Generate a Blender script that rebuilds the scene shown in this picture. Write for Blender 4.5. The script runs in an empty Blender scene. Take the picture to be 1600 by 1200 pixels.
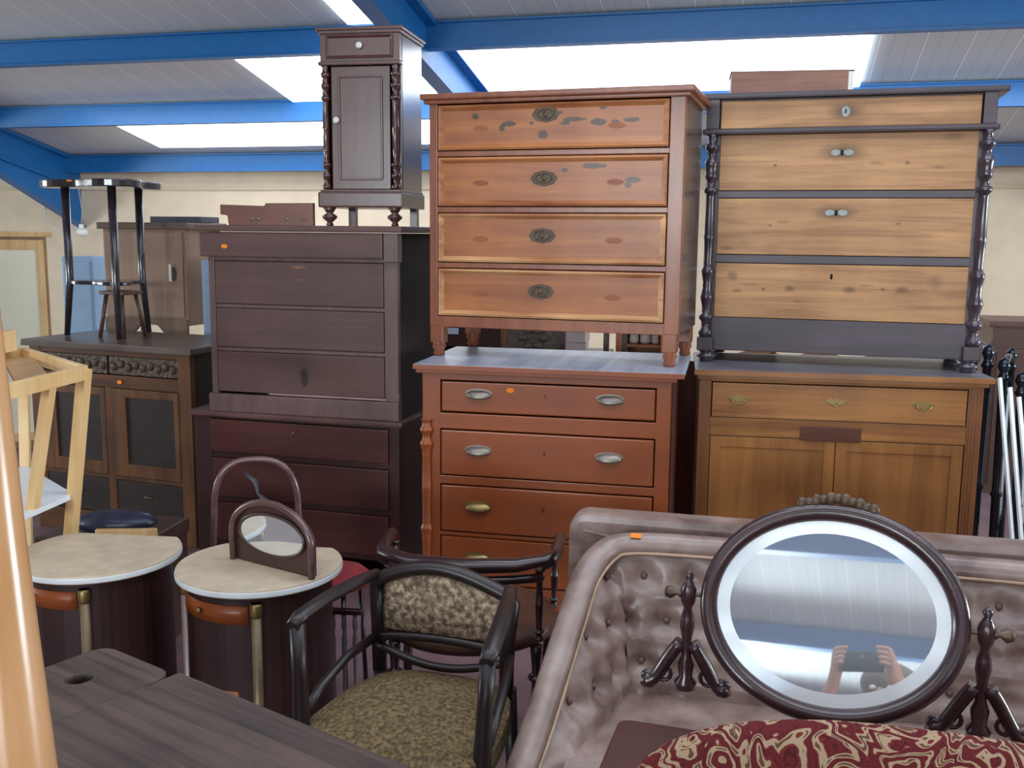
import bpy, bmesh, math, random
from mathutils import Vector, Matrix
C = bpy.context.scene.collection
PI = math.pi
R = math.radians

# ------------------------------------------------------------------ camera
F_PX, PITCH, ROLL, EYE = 1557.0, .14873, .00959, 1.60
cp, sp, cr, sr = math.cos(PITCH), math.sin(PITCH), math.cos(ROLL), math.sin(ROLL)
FW = Vector((0, cp, -sp)); UP0 = Vector((0, sp, cp)); RT0 = Vector((1, 0, 0))
RT = cr*RT0 + sr*UP0; UP = -sr*RT0 + cr*UP0
cam_data = bpy.data.cameras.new('camera'); cam = bpy.data.objects.new('camera', cam_data); C.objects.link(cam)
cam_data.sensor_width = 36; cam_data.lens = F_PX/1600*36; cam_data.clip_start = .02; cam_data.clip_end = 200
M = Matrix((RT, UP, -FW)).transposed().to_4x4(); M.translation = Vector((0, 0, EYE)); cam.matrix_world = M
bpy.context.scene.camera = cam

# ------------------------------------------------------------------ world, lights, exposure
w = bpy.data.worlds.new('world'); bpy.context.scene.world = w; w.use_nodes = True
bg = w.node_tree.nodes['Background']; bg.inputs[0].default_value = (.62, .78, 1, 1); bg.inputs[1].default_value = .8
vs = bpy.context.scene.view_settings
bpy.context.scene.display_settings.display_device = 'sRGB'
vs.view_transform = 'Standard'; vs.look = 'None'; vs.gamma = 1; vs.use_curve_mapping = False; vs.exposure = 0.0
YAW = R(14.7)                                  # the shed stands turned by this against the view
def shed(u, s, z=0): return Vector((u*math.cos(YAW)+s*math.sin(YAW), -u*math.sin(YAW)+s*math.cos(YAW), z))
def area(name, loc, target, sx, sy, power, colr):
    l = bpy.data.lights.new(name, 'AREA'); l.shape = 'RECTANGLE'; l.size = sx; l.size_y = sy; l.energy = power; l.color = colr
    o = bpy.data.objects.new(name, l); C.objects.link(o); o.location = loc
    o.rotation_euler = (Vector(target)-Vector(loc)).to_track_quat('-Z', 'Y').to_euler(); return o
# daylight through the open roller door behind the camera, plus added unseen fill
area('doorway_daylight', shed(2.2, -11.7, 2.0), shed(0.5, 4, 1.2), 4.6, 3.4, 370, (.95, .97, 1))
area('near_top_fill', shed(0.5, 1.5, 3.75), shed(.5, 1.8, 0), 6, 1.1, 34, (.86, .93, 1))  # unseen lamp added for top light near the camera
area('rear_top_fill', shed(0.0, -2.4, 4.55), shed(0.5, 3, 0), 9, 1.6, 70, (.88, .94, 1))  # added lamp, unseen behind the camera, for more top light
area('right_ceiling_fill', shed(8.7, 5.0, 1.5), shed(1, 6.8, 3.0), 4.5, 1.4, 560, (.82, .94, 1))  # no window here; added fill that lifts the right of the ceiling
area('left_ceiling_fill', shed(-13.7, 3.0, 1.5), shed(-6, 6, 2.9), 4.5, 1.4, 560, (.82, .94, 1))  # added fill aimed at the left ceiling, the wall has no window
area('front_slope_fill', shed(-3.0, -11.7, 2.6), shed(-1, -6, 5.0), 5, 1.2, 850, (.85, .95, 1))  # added fill that brightens the front slope mirrored in the oval glass
area('back_bay_skylight', shed(2.0, 7.6, 2.60), shed(2.0, 8.5, 0), 4.0, .7, 40, (.9, .95, 1))
area('back_bay_skylight_left', shed(-4.6, 7.6, 2.60), shed(-4.6, 8.5, 0), 4.0, .7, 38, (.9, .95, 1))

# ------------------------------------------------------------------ helpers
def rgb(h, a=1):
    h = h.lstrip('#'); c = [int(h[i:i+2], 16)/255 for i in (0, 2, 4)]
    return tuple((x/12.92 if x <= .04045 else ((x+.055)/1.055)**2.4) for x in c)+(a,)
def at(px, py, y=None, z=None):
    d = FW + RT*((px-800)/F_PX) + UP*((600-py)/F_PX)
    t = (z-EYE)/d.z if z is not None else y/d.y
    return Vector((0, 0, EYE)) + d*t

class MB:
    """collects shapes in one mesh"""
    def __init__(s): s.bm = bmesh.new()
    def _new(s, verts, faces, smooth=False, mat=None):
        vs_ = [s.bm.verts.new(mat @ Vector(v) if mat else v) for v in verts]; out = []
        for f in faces:
            try:
                fc = s.bm.faces.new([vs_[i] for i in f]); fc.smooth = smooth; out.append(fc)
            except ValueError: pass
        return out
    def box(s, x0, x1, y0, y1, z0, z1, bev=.003, mat=None):
        b = bmesh.new(); bmesh.ops.create_cube(b, size=1)
        for v in b.verts: v.co = Vector((x0+(v.co.x+.5)*(x1-x0), y0+(v.co.y+.5)*(y1-y0), z0+(v.co.z+.5)*(z1-z0)))
        m = min(x1-x0, y1-y0, z1-z0)
        if bev and m > bev*2.2: bmesh.ops.bevel(b, geom=b.edges[:], offset=min(bev, m*.4), segments=2, profile=.7, affect='EDGES')
        s._merge(b, mat); return s
    def _merge(s, b, mat=None, smooth=None):
        b.verts.index_update()
        vv = [s.bm.verts.new(mat @ v.co if mat else v.co) for v in b.verts]
        for f in b.faces:
            try:
                fc = s.bm.faces.new([vv[v.index] for v in f.verts]); fc.smooth = f.smooth if smooth is None else smooth
            except ValueError: pass
        b.free()
    def bar(s, a, b, wx, wy, bev=.003, roll=0):
        a, b = Vector(a), Vector(b); d = b-a; L = d.length
        q = d.to_track_quat('Z', 'Y').to_matrix().to_4x4(); m = Matrix.Translation(a) @ q @ Matrix.Rotation(roll, 4, 'Z')
        return s.box(-wx/2, wx/2, -wy/2, wy/2, 0, L, bev, m)
    def tube(s, pts, r, n=10, closed=False, cap=True, flat=1.0, up=None):
        pts = [Vector(p) for p in pts]; N = len(pts); rs = r if isinstance(r, (list, tuple)) else [r]*N
        rings = []; nrm = None
        for i, p in enumerate(pts):
            if closed: t = pts[(i+1) % N]-pts[i-1]
            else: t = pts[min(i+1, N-1)]-pts[max(i-1, 0)]
            t.normalize()
            if up is not None: nrm = Vector(up)
            elif nrm is None: nrm = Vector((0, 0, 1)) if abs(t.z) < .9 else Vector((1, 0, 0))
            nrm = (nrm - t*nrm.dot(t)); nrm.normalize(); bi = t.cross(nrm)
            rings.append([s.bm.verts.new(p + (nrm*math.cos(2*PI*k/n)*flat + bi*math.sin(2*PI*k/n))*rs[i]) for k in range(n)])
        rng = range(N) if closed else range(N-1)
        for i in rng:
            a, b = rings[i], rings[(i+1) % N]
            for k in range(n):
                f = s.bm.faces.new((a[k], a[(k+1) % n], b[(k+1) % n], b[k])); f.smooth = True
        if cap and not closed:
            s.bm.faces.new(rings[0][::-1]); s.bm.faces.new(rings[-1])
        return s
    def lathe(s, prof, loc=(0, 0, 0), axis=(0, 0, 1), n=20, a0=0, a1=2*PI):
        """prof: list of (radius, height)"""
        q = Vector(axis).to_track_quat('Z', 'Y').to_matrix().to_4x4(); m = Matrix.Translation(loc) @ q
        full = abs(a1-a0-2*PI) < 1e-6; kk = n if full else n+1; rings = []
        for r, h in prof:
            rings.append([s.bm.verts.new(m @ Vector((max(r, 1e-4)*math.cos(a0+(a1-a0)*k/n), max(r, 1e-4)*math.sin(a0+(a1-a0)*k/n), h))) for k in range(kk)])
        for i in range(len(rings)-1):
            a, b = rings[i], rings[i+1]
            for k in range(n):
                f = s.bm.faces.new((a[k], a[(k+1) % kk], b[(k+1) % kk], b[k])); f.smooth = True
        s.bm.faces.new(rings[0][::-1]); s.bm.faces.new(rings[-1]); return s
    def prism(s, pts, z0, z1, bev=0, mat=None):
        b = bmesh.new(); vv = [b.verts.new((p[0], p[1], z0)) for p in pts]; f = b.faces.new(vv)
        r = bmesh.ops.extrude_face_region(b, geom=[f])
        for v in [g for g in r['geom'] if isinstance(g, bmesh.types.BMVert)]: v.co.z = z1
        bmesh.ops.recalc_face_normals(b, faces=b.faces[:])
        if bev:
            es = [e for e in b.edges if abs(e.verts[0].co.z-e.verts[1].co.z) < 1e-6]
            bmesh.ops.bevel(b, geom=es, offset=bev, segments=2, profile=.7, affect='EDGES')
        s._merge(b, mat); return s
    def ball(s, c, rx, ry=None, rz=None, n=14, mat=None):
        ry = rx if ry is None else ry; rz = rx if rz is None else rz
        b = bmesh.new(); bmesh.ops.create_uvsphere(b, u_segments=n, v_segments=max(6, n//2+1), radius=1)
        for v in b.verts: v.co = Vector((v.co.x*rx+c[0], v.co.y*ry+c[1], v.co.z*rz+c[2]))
        s._merge(b, mat, True); return s
    def grid(s, fn, nu, nv, closed_u=False):
        vv = [[s.bm.verts.new(fn(i/nu, j/nv)) for j in range(nv+1)] for i in range(nu if closed_u else nu+1)]
        for i in range(nu):
            a, b = vv[i], vv[(i+1) % len(vv)]
            for j in range(nv):
                f = s.bm.faces.new((a[j], b[j], b[j+1], a[j+1])); f.smooth = True
        return s
    def build(s, name, mat, parent=None, label=None):
        bmesh.ops.recalc_face_normals(s.bm, faces=s.bm.faces[:])
        me = bpy.data.meshes.new(name); s.bm.to_mesh(me); s.bm.free()
        o = bpy.data.objects.new(name, me); C.objects.link(o); me.materials.append(mat)
        if parent: o.parent = parent
        if label: o['label'] = label
        return o
XZ = Matrix(((1, 0, 0, 0), (0, 0, -1, 0), (0, 1, 0, 0), (0, 0, 0, 1)))   # prism drawn in x/z, thickness along -y (towards the front)

def tag(o, label, cat, group=None, kind=None):
    o['label'] = label; o['category'] = cat
    if group: o['group'] = group
    if kind: o['kind'] = kind
    return o
def thing(name, label, cat, loc, yaw=0, group=None):
    o = bpy.data.objects.new(name, None); C.objects.link(o); o.empty_display_size = .1
    o.location = loc; o.rotation_euler = (0, 0, -yaw); tag(o, label, cat, group); return o
def struct(name, mb, m, yaw=True):
    o = mb.build(name, m); o['kind'] = 'structure'
    if yaw: o.rotation_euler = (0, 0, -YAW)
    return o

# ------------------------------------------------------------------ materials
def newmat(name):
    m = bpy.data.materials.new(name); m.use_nodes = True; return m, m.node_tree, m.node_tree.nodes['Principled BSDF']
def plain(name, c, rough=.5, metal=0, spec=.5, coat=0, noise=.0, nscale=12, bump=0):
    m, t, p = newmat(name); p.inputs['Roughness'].default_value = rough; p.inputs['Metallic'].default_value = metal
    p.inputs['Specular IOR Level'].default_value = spec; p.inputs['Coat Weight'].default_value = coat
    c = rgb(c) if isinstance(c, str) else c
    tc = t.nodes.new('ShaderNodeTexCoord'); n = t.nodes.new('ShaderNodeTexNoise'); n.inputs['Scale'].default_value = nscale; n.inputs['Detail'].default_value = 6
    t.links.new(tc.outputs['Object'], n.inputs['Vector'])
    r = t.nodes.new('ShaderNodeValToRGB'); r.color_ramp.elements[0].position = .3; r.color_ramp.elements[1].position = .7
    r.color_ramp.elements[0].color = tuple(x*(1-noise) for x in c[:3])+(1,); r.color_ramp.elements[1].color = tuple(min(1, x*(1+noise)) for x in c[:3])+(1,)
    t.links.new(n.outputs['Fac'], r.inputs['Fac']); t.links.new(r.outputs['Color'], p.inputs['Base Color'])
    if bump:
        b = t.nodes.new('ShaderNodeBump'); b.inputs['Strength'].default_value = bump; b.inputs['Distance'].default_value = .01
        t.links.new(n.outputs['Fac'], b.inputs['Height']); t.links.new(b.outputs['Normal'], p.inputs['Normal'])
    return m
def wood(name, light, dark, axis='x', rough=.42, coat=.15, scale=1.0, streak=.6, spots=(), bump=.12, worn=None):
    """grain runs along the object axis named; spots: (x, z, rx, rz, colour, strength, ragged)"""
    m, t, p = newmat(name); N = t.nodes.new; Lk = t.links.new
    p.inputs['Roughness'].default_value = rough; p.inputs['Coat Weight'].default_value = coat; p.inputs['Coat Roughness'].default_value = .25
    tc = N('ShaderNodeTexCoord'); mp = N('ShaderNodeMapping'); Lk(tc.outputs['Object'], mp.inputs['Vector'])
    sc = {'x': (1.2, 22, 22), 'z': (22, 22, 1.2), 'y': (22, 1.2, 22)}[axis]
    mp.inputs['Scale'].default_value = tuple(v*scale for v in sc)
    n1 = N('ShaderNodeTexNoise'); n1.inputs['Scale'].default_value = 1; n1.inputs['Detail'].default_value = 8; n1.inputs['Roughness'].default_value = .65; n1.inputs['Distortion'].default_value = .6
    Lk(mp.outputs['Vector'], n1.inputs['Vector'])
    n2 = N('ShaderNodeTexNoise'); n2.inputs['Scale'].default_value = 3.0; n2.inputs['Detail'].default_value = 4; Lk(tc.outputs['Object'], n2.inputs['Vector'])
    mm = N('ShaderNodeMath'); mm.operation = 'MULTIPLY_ADD'; mm.inputs[1].default_value = .45; Lk(n2.outputs['Fac'], mm.inputs[0])
    m3 = N('ShaderNodeMath'); m3.operation = 'MULTIPLY'; m3.inputs[1].default_value = streak; Lk(n1.outputs['Fac'], m3.inputs[0]); Lk(m3.outputs[0], mm.inputs[2])
    r = N('ShaderNodeValToRGB'); mid = .225+streak*.5; r.color_ramp.elements[0].position = mid-.13; r.color_ramp.elements[1].position = mid+.13
    r.color_ramp.elements[0].color = rgb(dark); r.color_ramp.elements[1].color = rgb(light); Lk(mm.outputs[0], r.inputs['Fac'])
    out = r.outputs['Color']
    for (x, z, rx, rz, c, st, rag) in spots:
        mp2 = N('ShaderNodeMapping'); mp2.vector_type = 'POINT'; mp2.inputs['Location'].default_value = (-x/rx, 0, -z/rz); mp2.inputs['Scale'].default_value = (1/rx, 0, 1/rz)
        Lk(tc.outputs['Object'], mp2.inputs['Vector'])
        ln = N('ShaderNodeVectorMath'); ln.operation = 'LENGTH'; Lk(mp2.outputs['Vector'], ln.inputs[0])
        nz = N('ShaderNodeTexNoise'); nz.inputs['Scale'].default_value = 38; nz.inputs['Detail'].default_value = 3; Lk(tc.outputs['Object'], nz.inputs['Vector'])
        ad = N('ShaderNodeMath'); ad.operation = 'MULTIPLY_ADD'; ad.inputs[1].default_value = rag; Lk(nz.outputs['Fac'], ad.inputs[0]); Lk(ln.outputs['Value'], ad.inputs[2])
        mr = N('ShaderNodeMapRange'); mr.inputs['From Min'].default_value = (.35 if rag < .8 else .85)+rag*.5; mr.inputs['From Max'].default_value = 1.1+rag*.5; mr.inputs['To Min'].default_value = st; mr.inputs['To Max'].default_value = 0
        Lk(ad.outputs[0], mr.inputs['Value'])
        mx = N('ShaderNodeMix'); mx.data_type = 'RGBA'; Lk(mr.outputs['Result'], mx.inputs[0]); Lk(out, mx.inputs[6]); mx.inputs[7].default_value = rgb(c)
        out = mx.outputs[2]
    Lk(out, p.inputs['Base Color'])
    b = N('ShaderNodeBump'); b.inputs['Strength'].default_value = bump; b.inputs['Distance'].default_value = .004; Lk(n1.outputs['Fac'], b.inputs['Height']); Lk(b.outputs['Normal'], p.inputs['Normal'])
    return m
def emit(name, c, s):
    m, t, p = newmat(name); p.inputs['Base Color'].default_value = rgb(c); p.inputs['Emission Color'].default_value = rgb(c); p.inputs['Emission Strength'].default_value = s; return m
def fabric(name, c1, c2, c3, scale=90, rough=.9, cell=.5):
    m, t, p = newmat(name); N = t.nodes.new; Lk = t.links.new; p.inputs['Roughness'].default_value = rough; p.inputs['Specular IOR Level'].default_value = .15
    tc = N('ShaderNodeTexCoord'); v = N('ShaderNodeTexVoronoi'); v.inputs['Scale'].default_value = scale; Lk(tc.outputs['Object'], v.inputs['Vector'])
    n = N('ShaderNodeTexNoise'); n.inputs['Scale'].default_value = scale*.5; n.inputs['Detail'].default_value = 5; Lk(tc.outputs['Object'], n.inputs['Vector'])
    r = N('ShaderNodeValToRGB'); e = r.color_ramp.elements; e[0].position = .36; e[0].color = rgb(c2); e[1].position = .64; e[1].color = rgb(c1)
    q = e.new(.5); q.color = rgb(c3); Lk(n.outputs['Fac'], r.inputs['Fac'])
    mx = N('ShaderNodeMix'); mx.data_type = 'RGBA'; mx.inputs[0].default_value = cell; mx.blend_type = 'MULTIPLY'
    r2 = N('ShaderNodeValToRGB'); r2.color_ramp.elements[0].color = (.35, .33, .3, 1); r2.color_ramp.elements[1].color = (1, 1, 1, 1); r2.color_ramp.elements[1].position = .6
    Lk(v.outputs['Distance'], r2.inputs['Fac']); Lk(r.outputs['Color'], mx.inputs[6]); Lk(r2.outputs['Color'], mx.inputs[7]); Lk(mx.outputs[2], p.inputs['Base Color'])
    b = N('ShaderNodeBump'); b.inputs['Strength'].default_value = .5; b.inputs['Distance'].default_value = .003; Lk(v.outputs['Distance'], b.inputs['Height']); Lk(b.outputs['Normal'], p.inputs['Normal'])
    return m

blue = plain('blue_steel_paint', '#1766A6', .38, noise=.06)
cream = plain('cream_render', '#D8C6AC', .9, noise=.07, nscale=4)
floor_m = plain('painted_concrete', '#74595E', .6, noise=.18, nscale=5)
sticker_m = plain('orange_sticker', '#FF8A10', .6)
porc = plain('white_porcelain', '#E6E6DE', .15)
black_iron = plain('dark_iron', '#1C1B1E', .35, metal=.6)
brass = plain('aged_brass', '#9A8658', .4, metal=.9, noise=.2)
pewter = plain('worn_nickel', '#8E857B', .42, metal=.8, noise=.15)
darkbrass = plain('tarnished_brass', '#5C4F42', .5, metal=.7, noise=.3, nscale=60)
ebony = wood('ebonised_wood', '#322A30', '#171217', 'z', .25, .5)

# ceiling panels: pale sheets with seams that run down the slope
def ceiling_mat():
    m, t, p = newmat('ribbed_ceiling_sheet'); N = t.nodes.new; Lk = t.links.new; p.inputs['Roughness'].default_value = .45
    tc = N('ShaderNodeTexCoord'); sx = N('ShaderNodeSeparateXYZ'); Lk(tc.outputs['Object'], sx.inputs[0])
    def fr(step, wid):
        a = N('ShaderNodeMath'); a.operation = 'MULTIPLY'; a.inputs[1].default_value = 1/step; Lk(sx.outputs['X'], a.inputs[0])
        b = N('ShaderNodeMath'); b.operation = 'FRACT'; Lk(a.outputs[0], b.inputs[0])
        c = N('ShaderNodeMath'); c.operation = 'LESS_THAN'; c.inputs[1].default_value = wid; Lk(b.outputs[0], c.inputs[0]); return c.outputs[0]
    mx = N('ShaderNodeMix'); mx.data_type = 'RGBA'; mx.inputs[6].default_value = rgb('#D3D9D9'); mx.inputs[7].default_value = rgb('#F4F6F6'); Lk(fr(.30, .06), mx.inputs[0])
    m2 = N('ShaderNodeMix'); m2.data_type = 'RGBA'; m2.inputs[7].default_value = rgb('#C2C9CA'); Lk(mx.outputs[2], m2.inputs[6]); Lk(fr(.10, .07), m2.inputs[0]); Lk(m2.outputs[2], p.inputs['Base Color'])
    b = N('ShaderNodeBump'); b.inputs['Strength'].default_value = .4; b.inputs['Distance'].default_value = .01; Lk(fr(.30, .06), b.inputs['Height']); Lk(b.outputs['Normal'], p.inputs['Normal'])
    return m
ceil_m = ceiling_mat()

# ------------------------------------------------------------------ the shed
S_WALL, SL, RIDGE = 10.1, .207, -5.5
def zb(s):                                     # underside of the purlins
    return 2.2+SL*(S_WALL-s) if s > RIDGE else 2.2+SL*(S_WALL-RIDGE)-SL*(RIDGE-s)
ZR = zb(RIDGE); SF = -12.0
UL, UR = -14.0, 9.0
struct('floor', MB().box(UL, UR, SF, S_WALL, -.1, 0, 0), floor_m)
wb = MB(); wb.box(UL, UR, S_WALL, S_WALL+.15, 0, zb(S_WALL)+.25, 0); struct('wall_back', wb, cream)
wf = MB(); zt = zb(SF)+.2
for x0, x1, z0, z1 in ((UL, 0, 0, zt), (4.6, UR, 0, zt), (0, 4.6, 3.75, zt)): wf.box(x0, x1, SF-.15, SF, z0, z1, 0)
struct('wall_front', wf, cream)
for nm, x in (('wall_left', UL-.15), ('wall_right', UR)):
    m_ = MB(); pts = [(SF, 0), (S_WALL, 0), (S_WALL, zb(S_WALL)+.2), (RIDGE, ZR+.2), (SF, zb(SF)+.2)]
    m_.prism(pts, 0, .15, mat=Matrix(((0, 0, 1, x), (1, 0, 0, 0), (0, 1, 0, 0), (0, 0, 0, 1)))); struct(nm, m_, cream)
# ceiling sheets on both slopes
def slope_box(mb, u0, u1, s0, s1, dz0, dz1):
    v = [(u, s, zb(s)+d) for d in (dz0, dz1) for (u, s) in ((u0, s0), (u1, s0), (u1, s1), (u0, s1))]
    mb._new(v, [(0, 1, 2, 3), (4, 5, 6, 7), (0, 1, 5, 4), (1, 2, 6, 5), (2, 3, 7, 6), (3, 0, 4, 7)]); return mb
cm = MB(); slope_box(cm, UL, UR, RIDGE+1e-4, S_WALL+.15, .2, .26); slope_box(cm, UL, UR, SF-.15, RIDGE-1e-4, .2, .26)
ceil_o = struct('ceiling', cm, ceil_m)
# daylight roof sheets between the purlins; those near the camera added for top light
sky_m = emit('daylight_sheet', '#EAF4FF', 4.2)
sk = [(-4.2, .55, 7.07, 8.28), (-6.4, -1.2, 8.52, 9.55), (-3.0, -2.52, 5.50, 6.78), (-1.0, 4.5, 2.6, 3.7), (-4.5, 2.0, .2, 1.2)]
for i, (u0, u1, s0, s1) in enumerate(sk, 1):
    struct('window_%d' % i, slope_box(MB(), u0, u1, s0, s1, .165, .195), sky_m)
# purlins: shallow I sections along u
ps = [9.87, 8.30, 6.86, 5.42, 3.98, 2.54, 1.10, -.34, -1.78, -3.22, -4.66, -6.3, -7.95, -9.4, -10.8]
for i, s in enumerate(ps):
    e_ = .07 if s < RIDGE else 0; q = MB(); q.box(UL, UR, s-.05, s+.05, zb(s)-e_, zb(s)+.012-e_, 0); q.box(UL, UR, s-.012, s+.012, zb(s)+.012-e_, zb(s)+.175, 0); q.box(UL, UR, s-.05, s+.05, zb(s)+.175, zb(s)+.187, 0)
    struct('trim_%d' % (i+1), q, blue)
# rafters along s
def rafter(n, u):
    q = MB()
    def seg(u0, u1, d0, d1, haunch=False):
        for s0, s1 in ((RIDGE, S_WALL-.002), (SF, RIDGE)):
            slope_box(q, u0, u1, s0, s1, d0, d1)
    seg(u-.06, u+.06, -.14, -.12); seg(u-.01, u+.01, -.12, .17); seg(u-.09, u+.09, .155, .19)
    # haunch at the eaves
    v = []
    for uu in (u-.01, u+.01): v += [(uu, 8.2, zb(8.2)-.13), (uu, S_WALL-.003, zb(S_WALL)-.13), (uu, S_WALL-.003, zb(S_WALL)-.55)]
    q._new(v, [(0, 1, 2), (3, 4, 5), (0, 1, 4, 3), (1, 2, 5, 4), (2, 0, 3, 5)])
    v = []
    for dz in (0, .015): v += [(u-.06, 8.2, zb(8.2)-.14-dz), (u+.06, 8.2, zb(8.2)-.14-dz), (u+.06, S_WALL-.003, zb(S_WALL)-.55-dz), (u-.06, S_WALL-.003, zb(S_WALL)-.55-dz)]
    q._new(v, [(0, 1, 2, 3), (4, 5, 6, 7), (0, 1, 5, 4), (1, 2, 6, 5), (2, 3, 7, 6), (3, 0, 4, 7)])
    struct('trim_%d' % n, q, blue)
rafter(16, -7.85); rafter(17, -2.45); rafter(18, 2.95); rafter(19, 8.3)
# eaves strip and conduit on the back wall, brown dado at its right
q = MB(); q.box(UL, UR, S_WALL-.03, S_WALL-.001, 2.06, 2.10, .002); struct('trim_20', q, plain('eaves_strip', '#C9B79A', .7))
# ------------------------------------------------------------------ small shared fittings
def sticker(parent, x, z, y=-.002, rx=.016, rz=.010):
    pts = [(x+rx*math.cos(a), z+rz*math.sin(a)) for a in [k*PI/8 for k in range(16)]]
    return MB().prism(pts, -y, -y+.0015, mat=XZ).build('price_sticker', sticker_m, parent, 'orange price sticker')
def framed_front(parent, x0, x1, z0, z1, y, m_frame, m_field, rim=.022, depth=.006, name='drawer'):
    d = MB().box(x0, x1, y, y+.02, z0, z1, .003).build(name, m_field, parent)
    f = MB()
    # mitred border: four bevelled strips
    P = [(x0, z0), (x1, z0), (x1, z1), (x0, z1)]; Q = [(x0+rim, z0+rim), (x1-rim, z0+rim), (x1-rim, z1-rim), (x0+rim, z1-rim)]
    Pm = [(x0+rim*.35, z0+rim*.35), (x1-rim*.35, z0+rim*.35), (x1-rim*.35, z1-rim*.35), (x0+rim*.35, z1-rim*.35)]
    v = [(a, y+.001, b) for a, b in P]+[(a, y-depth, b) for a, b in P]+[(a, y-depth*1.4, b) for a, b in Pm]+[(a, y+.001, b) for a, b in Q]
    fc = []
    for k in range(4):
        j = (k+1) % 4; fc += [(k, j, 4+j, 4+k), (4+k, 4+j, 8+j, 8+k), (8+k, 8+j, 12+j, 12+k), (12+k, 12+j, j, k)]
    f._new(v, fc); f.build('moulding', m_frame, d)
    return d
def oval_plate(parent, x, z, y, rx, rz, m, name='keyhole_plate', label=None, hole=True):
    q = MB(); n = 56
    pts = [(x+rx*(1+.035*math.cos(8*a))*math.cos(a), z+rz*(1+.035*math.cos(8*a))*math.sin(a)) for a in [k*2*PI/n for k in range(n)]]
    q.prism(pts, -y, -y+.003, .001, mat=XZ)
    q.tube([(x+rx*.62*math.cos(k*PI/8), y-.004, z+rz*.62*math.sin(k*PI/8)) for k in range(16)], .002, 6, closed=True)
    if hole: q.ball((x, y-.003, z), rx*.2, .003, rz*.45, 10)
    return q.build(name, m, parent, label)
def cup_pull(parent, x, z, y, m, wd=.052, label=None):
    def fn(u, v):
        a = PI*u; e = v*PI/2
        return Vector((x-wd*math.cos(a)*(.25+.75*math.sin(e)) if 1 else 0, y-.024*math.sin(a)*math.sin(e)-.001, z+.018-.034*(1-math.cos(e))*(.55+.45*math.sin(a))))
    q = MB().grid(fn, 16, 8)
    pts = [(x+wd*1.08*math.cos(a), z+.006+.019*math.sin(a)) for a in [k*PI/10 for k in range(20)]]
    q.prism(pts, -y-.0005, -y+.002, .0006, mat=XZ)
    o = q.build('handle', m, parent, label); o.modifiers.new('s', 'SOLIDIFY').thickness = .0015; return o
def turned(mb, x, y, z0, z1, r, beads=((0.02, 1.3), (.08, .7), (.12, 1.25), (.17, .75), (.5, 1.0), (.83, .75), (.88, 1.25), (.92, .7), (.98, 1.3)), n=16, a0=0, a1=2*PI):
    L = z1-z0; prof = [(r*1.1, z0)]
    for t, k in beads:
        prof.append((r*(k*.9), z0+L*(t-.012))); prof.append((r*k, z0+L*t)); prof.append((r*(k*.9), z0+L*(t+.012)))
    prof.append((r*1.1, z1)); mb.lathe(prof, (x, y, 0), n=n, a0=a0, a1=a1); return mb
def bun_foot(parent, x, y, h, r, m, name='foot'):
    q = MB().lathe([(r*.55, 0), (r*.75, h*.08), (r*.6, h*.2), (r*1.0, h*.42), (r*.98, h*.55), (r*.5, h*.72), (r*.75, h*.82), (r*.85, h*1.0)], (x, y, 0)); return q.build(name, m, parent)

# ------------------------------------------------------------------ M1 red-brown chest (lower, middle)
redw = wood('orange_brown_stain', '#9E4E22', '#80401E', 'x', .38, .3, .7, .35)
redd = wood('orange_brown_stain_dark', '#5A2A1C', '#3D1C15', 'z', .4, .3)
greytop = wood('blue_grey_top', '#C6CDD8', '#7B86A0', 'y', .35, .2, .5)  # top bluer and greyer than the orange-brown body
t = thing('chest_of_drawers', 'orange-brown chest of four drawers with cup pulls, under the chest with oval keyhole plates', 'chest of drawers', (-.364, 4.004, 0), R(12.1))
W_, H_, D_ = 1.0, 1.083, .62
b = MB(); b.box(0, .02, .01, D_, .10, 1.06); b.box(W_-.02, W_, .01, D_, .10, 1.06); b.box(0, W_, D_-.02, D_, .10, 1.06); b.box(0, W_, .03, D_, .10, .13)
b.box(0, .075, 0, .03, .08, 1.06); b.box(.945, W_, 0, .03, .08, 1.06)
for z0, z1 in ((1.018, 1.06), (.818, .882), (.588, .622), (.37, .385), (.08, .168)): b.box(.07, .95, .0, .03, z0, z1)
b.build('carcass', redw, t)
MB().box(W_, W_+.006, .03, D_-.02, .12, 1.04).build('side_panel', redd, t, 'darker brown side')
tp = MB().box(-.03, W_+.05, -.03, D_+.01, 1.062, 1.083, .006).build('top', greytop, t, 'bluish grey top')
MB().box(-.022, W_+.022, -.024, -.005, 1.045, 1.063, .004).build('edge_moulding', redw, t)
MB().box(-.031, W_+.051, -.034, -.029, 1.061, 1.081, .002).build('front_edge', redw, t)
for i, (z0, z1, hm) in enumerate(((.886, 1.014, pewter), (.625, .815, pewter), (.388, .585, brass), (.172, .368, brass))):
    d = MB().box(.080, .940, -.004 if i else .004, .02, z0+.003, z1-.003, .005).build('drawer', redw, t)
    dz = (z0+z1)/2+.012
    for x in (.235, .765): cup_pull(d, x, dz, -.004 if i else .004, hm)
    MB().box(.503, .511, (-.0055 if i else .0025), 0.01, dz-.004, dz+.012, .001).build('keyhole', redd, d)
q = MB(); turned(q, .02, -.012, .14, .855, .021, ((.03, 1.4), (.07, .8), (.1, 1.3), (.15, .85), (.3, 1.0), (.36, 1.25), (.4, .9), (.6, 1.0), (.8, .9), (.86, 1.3), (.9, .85), (.94, 1.3), (.98, .9))); q.build('turned_column', redw, t)
for x, y in ((.04, .05), (.96, .05), (.04, .56), (.96, .56)): bun_foot(t, x, y, .10, .05, redw)
sticker(t, .365, .985, .003)

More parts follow.
